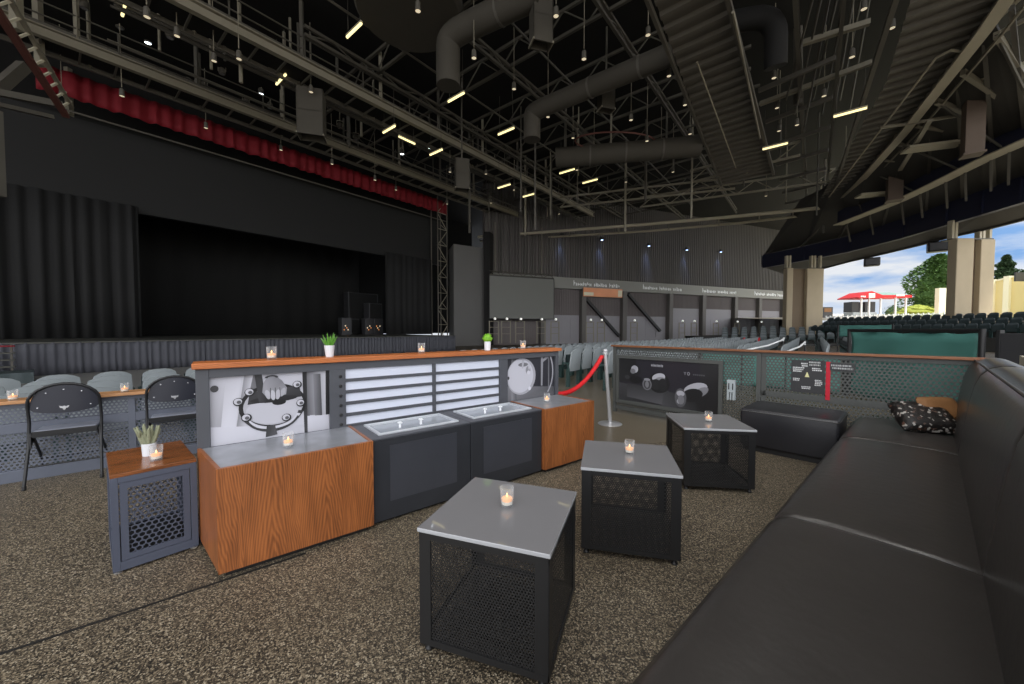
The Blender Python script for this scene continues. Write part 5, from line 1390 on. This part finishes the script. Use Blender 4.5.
# fluorescent battens: each tube aligned across the hall
fl0 = None
for i, (px, py, zz, rot) in enumerate(((124, 8, 15.2, 1), (354, 30, 14.2, 0), (281, 79, 14.0, 0), (456, 97, 13.5, 0), (506, 131, 13.0, 0), (389, 129, 13.0, 0), (436, 152, 12.8, 0), (407, 140, 13.2, 2), (567, 171, 12.5, 0), (590, 181, 12.3, 0), (504, 186, 12.2, 0), (529, 195, 12.2, 0), (775, 146, 12.0, 0), (850, 112, 11.8, 0))):
    p = gz(px, py, zz)
    if fl0 is None:
        fl0 = thing('fluorescent_batten', 'yellowish fluorescent batten hanging among the catwalks', 'light', p, 0, 'fluorescent battens')
        m = MB(); m.box(-.62, .62, -.05, .05, .02, .1, .01); m.build('tray', 'steelL', fl0)
        m = MB(); m.tube([(-.6, 0, -.02), (.6, 0, -.02)], .055, 8); m.build('tube', 'tube', fl0, 60)
        m = MB(); m.tube([(-.5, 0, .1), (-.5, 0, 2.2)], .012, 5); m.build('suspension_rod', 'steelD', fl0)
        m = MB(); m.tube([(.5, 0, .1), (.5, 0, 2.2)], .012, 5); m.build('suspension_rod', 'steelD', fl0)
        fl0.rotation_euler.z = math.atan2(N2.y, N2.x)
    else: dup(fl0, p, math.atan2(N2.y, N2.x) + (PI / 2 if rot == 2 else 0))
# pendant down lights
pl0 = None
PEND = [(147, 17), (177, 36), (214, 61), (239, 59), (311, 92), (62, 95), (122, 96), (281, 150), (206, 128), (332, 164), (375, 180), (396, 190), (418, 11), (474, 58), (514, 89), (556, 16), (584, 59), (648, 35), (669, 76), (685, 105), (631, 120), (573, 138), (548, 117), (647, 141), (594, 155), (661, 158), (673, 172), (708, 148), (774, 78), (779, 131), (797, 125), (777, 108), (824, 96), (852, 57), (864, 9), (892, 28), (450, 172), (486, 174), (514, 190), (626, 182), (766, 196), (845, 172), (728, 170), (940, 172), (722, 171), (491, 203), (447, 204), (559, 214), (470, 222), (690, 134), (577, 170)]
for i, (px, py) in enumerate(PEND):
    p = gz(px, py, 12.3 + 1.2 * ((i * 37) % 10) / 10)
    if pl0 is None:
        pl0 = thing('pendant_downlight', 'small can downlight hanging on a thin rod from the dark roof', 'light', p, 0, 'pendant downlights')
        m = MB(); m.lathe([(.03, .36), (.09, .30), (.105, .0), (.095, -.01)], (0, 0, 0), 14, True, False); m.build('can', 'steelD', pl0, 40)
        m = MB(); m.lathe([(0, .0), (.095, 0)], (0, 0, 0), 14, False, False); m.build('lens', 'lens', pl0)
        m = MB(); m.tube([(0, 0, .42), (0, 0, 3.4)], .018, 5); m.build('rod', 'steel', pl0)
    else: dup(pl0, p, 0)

# ================================================================== OUTSIDE
def hill(y): return 2.0 + max(0, y - 34) * .047
m = MB()
ys = [-60, 12, 34, 60, 90, 160]
for a, b in zip(ys, ys[1:]):
    for x0, x1 in ((32.5, 60), (60, 140)):
        m.poly([(x0, a, hill(a)), (x1, a, hill(a)), (x1, b, hill(b)), (x0, b, hill(b))])
m.prism([(31.5, -60, -1), (32.5, -60, -1), (32.5, 40, -1), (31.5, 40, -1)], (0, 0, 3))
bmesh.ops.remove_doubles(m.bm, verts=m.bm.verts, dist=.001)
struct(m.build('ground_outside', 'paving'))
m = MB(); m.poly([(36, 40, hill(40) + .03), (140, 25, hill(25) + .03), (140, 58, hill(58) + .05), (70, 58, hill(58) + .05)])
a = gy(990, 309, 46); 
struct(m.build('ground_lawn', 'lawn'))
# kiosk
KY = 62; ka, kb = gy(847, 318, KY), gy(900, 318, KY); kg = ka.z; W = kb.x - ka.x
kz = lambda py: gy(850, py, KY).z
t = thing('kiosk', 'open kiosk with a red canopy roof on the hill outside', 'kiosk', (ka.x, ka.y, kg), 0)
h0, h1 = kz(299) - kg, kz(292.3) - kg; hb = kz(297.5) - kg; wg = W * .47
m = MB(); m.prism([(0, -2, h0), (wg, -2, h0), (wg * .98, -2, hb + .15), (wg / 2, -2, h1), (0.02, -2, hb - .1)], (0, 4, 0)); m.build('gable_canopy', 'canopy', t)
m = MB(); m.prism([(wg, -1.8, h0 + .1), (W, -1.8, h0 + .1), (W - .1, -1.8, hb + .25), (wg, -1.8, hb + .25)], (0, 3.6, 0)); m.build('side_canopy', 'canopy', t)
m = MB(); m.prism([(wg * .8, -1.7, hb + .25), (W - .2, -1.7, hb + .28), (W - 2.0, -.2, h1 - .05), (wg * .8, -.2, h1 - .05)], (0, .1, 0)); m.build('side_roof', 'canopyt', t)
m = MB(); m.box(wg * .38, wg * .62, -2.05, -2.0, hb - .2, h1 - .35); 
for k in range(5): m.box(W * .70 + k * .28, W * .70 + k * .28 + .2, -1.86, -1.8, h0 + .3, h0 + .62)
for k in range(3): m.box(.3 + k * .28, .3 + k * .28 + .2, -2.05, -2.0, h0 + .12, h0 + .36)
m.build('white_lettering', 'white_lines', t)
for x in (.9, wg * .52, wg - .1, W * .73, W - .7): m = MB(); m.box(x - .1, x + .1, -1.6, -1.4, -.6, h0 + .1); m.build('post', 'white_lines', t)
for x0, x1 in ((.25, 1.35), (wg * .58, wg * .98)): bx(x0, x1, -.6, 1.0, .95, h0 - .5).build('dark_hatch', 'noticeM', t)
bx(.2, wg - .1, -.9, .9, -.6, .9).build('counter', 'outlet', t)
# white rail fence on the hill
t = thing('rail_fence', 'white rail fence along the top of the hill', 'fence', (0, 0, 0))
fa, fb_ = gy(826, 317, 50), gy(944, 313.5, 44); 
for k in range(26):
    p = fa.lerp(fb_, k / 25); m = MB(); m.box(p.x - .07, p.x + .07, p.y - .07, p.y + .07, hill(p.y) - .2, p.z + .15); m.build('post', 'white_lines', t)
m = MB()
for dz in (-.05, -.6): m.beam(fa + Vector((0, 0, dz)), fb_ + Vector((0, 0, dz)), .08, .18)
m.beam(fa + Vector((0, .3, -1.0)), fb_ + Vector((0, .3, -1.0)), .08, .6); m.build('rails', 'white_lines', t)
# dark hoarding sign left of kiosk
p0_, p1_ = gy(823, 316, 56), gy(833, 307, 56)
t = thing('hill_sign', 'small dark sign with a pale and orange face beside the far concrete column', 'sign', (p0_.x, p0_.y, p0_.z - .6)); w = p1_.x - p0_.x
bx(0, w, 0, .3, .0, p1_.z - p0_.z + .6).build('board', 'noticeM', t); m = MB(); m.box(w * .12, w * .85, -.03, 0, 1.2, 1.75); m.build('pale_face', 'pillowb', t)
# tan wall with pilasters
t = thing('boundary_wall', 'tan boundary wall with cream pilasters behind the tall column', 'wall', (0, 0, 0))
wa, wb = gy(986, 283, 62), gy(1090, 262, 50); za, zb2 = wa.z, gy(1024, 271.5, 57).z
m = MB(); m.prism([(wa.x, wa.y, 3), (wb.x, wb.y, 3), (wb.x, wb.y, zb2 + .6), (wa.x, wa.y, za)], (.3, .8, 0)); m.build('wall_panel', 'tan', t)
for px in (994, 1012, 1038):
    f = (px - 986) / 104; p = wa.lerp(wb, f); zt_ = za + (zb2 + .6 - za) * f; m = MB(); m.box(p.x - .45, p.x + .45, p.y - .5, p.y + .2, 3, zt_ + .25); m.build('pilaster', 'tanl', t)
m = MB(); m.beam(wa + Vector((0, -.1, 0)), Vector((wb.x, wb.y - .1, zb2 + .6)), .3, .25); m.build('coping', 'tanl', t)
a = gy(1020, 280, 55); bx(a.x - .9, a.x + 1.2, a.y - .2, a.y, a.z - .2, a.z + 1.1).build('small_dark_window', 'noticeM', t)
a, b = gy(939.5, 288, 58), gy(946, 313, 58); m = MB(); m.box(a.x, a.x + 4, a.y, a.y + .6, b.z - .8, a.z); tag(m.build('wall_end', 'tanl'), 'cream wall end seen just left of the tall concrete column', 'wall')
# trees
def tree(name, label, p, h, w, conifer, mt, seed, n=6500):
    rnd = random.Random(seed); t = thing(name, label, 'tree', p)
    m = MB(); m.tube([(0, 0, -.5), (0, 0, h * .9)], [h * .025, h * .006], 8); m.build('trunk', 'trunk', t, 60)
    m = MB()
    for k in range(n):
        f = rnd.random() ** .8
        if conifer: rad = w * (1 - f) ** .85 * (.75 + .25 * math.sin(f * 40)) + .1
        else: rad = w * (math.sin(PI * (.12 + .86 * f)) ** .8) * (1.0 - .35 * f)
        a = rnd.uniform(0, 2 * PI); r = rad * math.sqrt(rnd.uniform(.25, 1)) * (1 + .22 * math.sin(a * 3 + f * 9)); z = h * (.06 + .94 * f)
        c = Vector((r * math.cos(a), r * math.sin(a), z)); s = rnd.uniform(.2, .46) * h / 12
        ax = Vector((math.cos(a), math.sin(a), rnd.uniform(-.7, .4) if conifer else rnd.uniform(-.6, .9))).normalized(); sd = ax.cross(Vector((rnd.uniform(-1, 1), rnd.uniform(-1, 1), 1))).normalized()
        m.poly([c - ax * s * .3, c + sd * s * .5, c + ax * s, c - sd * s * .5])
    for k in range(10):
        f = (k + .5) / 10; rad = (w * (1 - f) ** .85 if conifer else w * (math.sin(PI * (.12 + .86 * f)) ** .8) * (1 - .35 * f)) * .5
        for q in range(3): a = q * 2.1 + k; m.sphere((math.cos(a) * rad * .45, math.sin(a) * rad * .45, h * (.08 + .88 * f)), rad * .8, (1, 1, h / 10 / max(.3, rad) * .75 + .25), 9, 6, .12)
    m.build('foliage', mt, t, normals=False)
gA = gy(934, 318, 70); tree('deciduous_tree', 'bushy green tree outside, left of the tall concrete column', (gA.x + .6, gA.y, 2.6), 12.6, 6.0, False, 'leafd', 3)
p = gy(917, 314, 64); tree('round_bush', 'light green round bush beside the white rail fence', (p.x, p.y, hill(64) - .3), 2.4, 5.0, False, 'bush', 9, 1500)
p = gy(1005, 300, 84); tree('conifer_tree', 'dark conifer outside behind the tan wall', (p.x, p.y, 5.5), 12.4, 5.6, True, 'conifer', 4)
p = gy(1026, 300, 86); tree('conifer_tree', 'dark conifer at the right edge behind the tan wall', (p.x + 1, p.y, 5.5), 10.0, 5.4, True, 'conifer', 5)
p = gy(888, 316, 96); tree('deciduous_tree', 'small dark tree outside beside the white rail fence', (p.x + 1.5, p.y, 4), 3.6, 3.4, False, 'conifer', 6, 900)

# ================================================================== LIGHT
w = bpy.data.worlds.new('sky'); SC.world = w; w.use_nodes = True; nt = w.node_tree; N = nt.nodes.new; L = nt.links.new
bg = nt.nodes['Background']
tc = N('ShaderNodeTexCoord'); sx = N('ShaderNodeSeparateXYZ'); L(tc.outputs['Generated'], sx.inputs[0])
gr = N('ShaderNodeValToRGB'); L(sx.outputs['Z'], gr.inputs['Fac'])
e = gr.color_ramp.elements; e[0].position = 0; e[0].color = C(206, 222, 242); e[1].position = .6; e[1].color = C(110, 156, 218)
q = e.new(.10); q.color = C(136, 178, 230)
mp = N('ShaderNodeMapping'); mp.inputs['Scale'].default_value = (2.2, 2.2, 9.0); L(tc.outputs['Generated'], mp.inputs['Vector'])
nz = N('ShaderNodeTexNoise'); nz.inputs['Scale'].default_value = 2.6; nz.inputs['Detail'].default_value = 7; nz.inputs['Roughness'].default_value = .55; L(mp.outputs['Vector'], nz.inputs['Vector'])
cr = N('ShaderNodeValToRGB'); cr.color_ramp.elements[0].position = .36; cr.color_ramp.elements[1].position = .56; L(nz.outputs['Fac'], cr.inputs['Fac'])
mx = N('ShaderNodeMix'); mx.data_type = 'RGBA'; mx.inputs[7].default_value = C(232, 236, 242); L(cr.outputs['Color'], mx.inputs[0]); L(gr.outputs['Color'], mx.inputs[6])
# broad bright lobe added to the sky behind the camera to light the foreground
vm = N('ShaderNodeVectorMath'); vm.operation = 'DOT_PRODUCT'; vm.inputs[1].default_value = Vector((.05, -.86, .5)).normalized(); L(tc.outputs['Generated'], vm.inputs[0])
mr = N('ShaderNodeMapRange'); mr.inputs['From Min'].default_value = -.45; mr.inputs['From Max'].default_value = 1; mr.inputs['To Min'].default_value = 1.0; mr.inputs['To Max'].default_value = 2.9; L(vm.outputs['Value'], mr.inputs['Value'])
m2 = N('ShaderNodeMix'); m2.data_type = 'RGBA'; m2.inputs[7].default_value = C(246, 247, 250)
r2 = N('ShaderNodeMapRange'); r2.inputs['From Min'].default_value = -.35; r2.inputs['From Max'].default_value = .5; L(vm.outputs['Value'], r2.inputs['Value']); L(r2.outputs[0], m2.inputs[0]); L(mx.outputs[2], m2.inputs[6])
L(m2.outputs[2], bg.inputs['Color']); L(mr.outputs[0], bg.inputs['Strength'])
sun = bpy.data.lights.new('sun', 'SUN'); sun.energy = 3.2; sun.angle = R(3); sun.color = (1, .95, .86)
so = bpy.data.objects.new('sun', sun); COL.objects.link(so); so.rotation_euler = (R(19), 0, R(40))
# fill lamps added unseen above the lounge to brighten the foreground
hb0 = None
for i, (x, y) in enumerate(((-3.2, 1.5), (.6, 0.6), (3.6, 2.2), (-.6, 4.6), (3.0, 6.0))):
    p = Vector((x, y, 8.6))
    t = thing('added_fill_lamp', 'added fill lamp hanging unseen over the lounge', 'light', p, 0, 'added fill lamps over the lounge')
    m = MB(); m.lathe([(.06, .5), (.12, .42), (.42, .1), (.43, .06)], (0, 0, 0), 20, True, False); m.build('reflector', 'steelL', t, 40)
    m = MB(); m.tube([(0, 0, .5), (0, 0, 8.4)], .02, 6); m.build('rod', 'steelD', t)
    Ld = bpy.data.lights.new('fill_light', 'AREA'); Ld.shape = 'DISK'; Ld.size = .7; Ld.energy = 55; Ld.color = (1, .97, .92)
    lo = bpy.data.objects.new('fill_light', Ld); COL.objects.link(lo); lo.location = (0, 0, .04); lo.parent = t
vs = SC.view_settings; vs.view_transform = 'Standard'; vs.look = 'None'; vs.exposure = 0; vs.gamma = 1; vs.use_curve_mapping = False
SC.cycles.use_denoising = True
SC.cycles.max_bounces = 8; SC.cycles.transparent_max_bounces = 16; SC.cycles.sample_clamp_indirect = 4
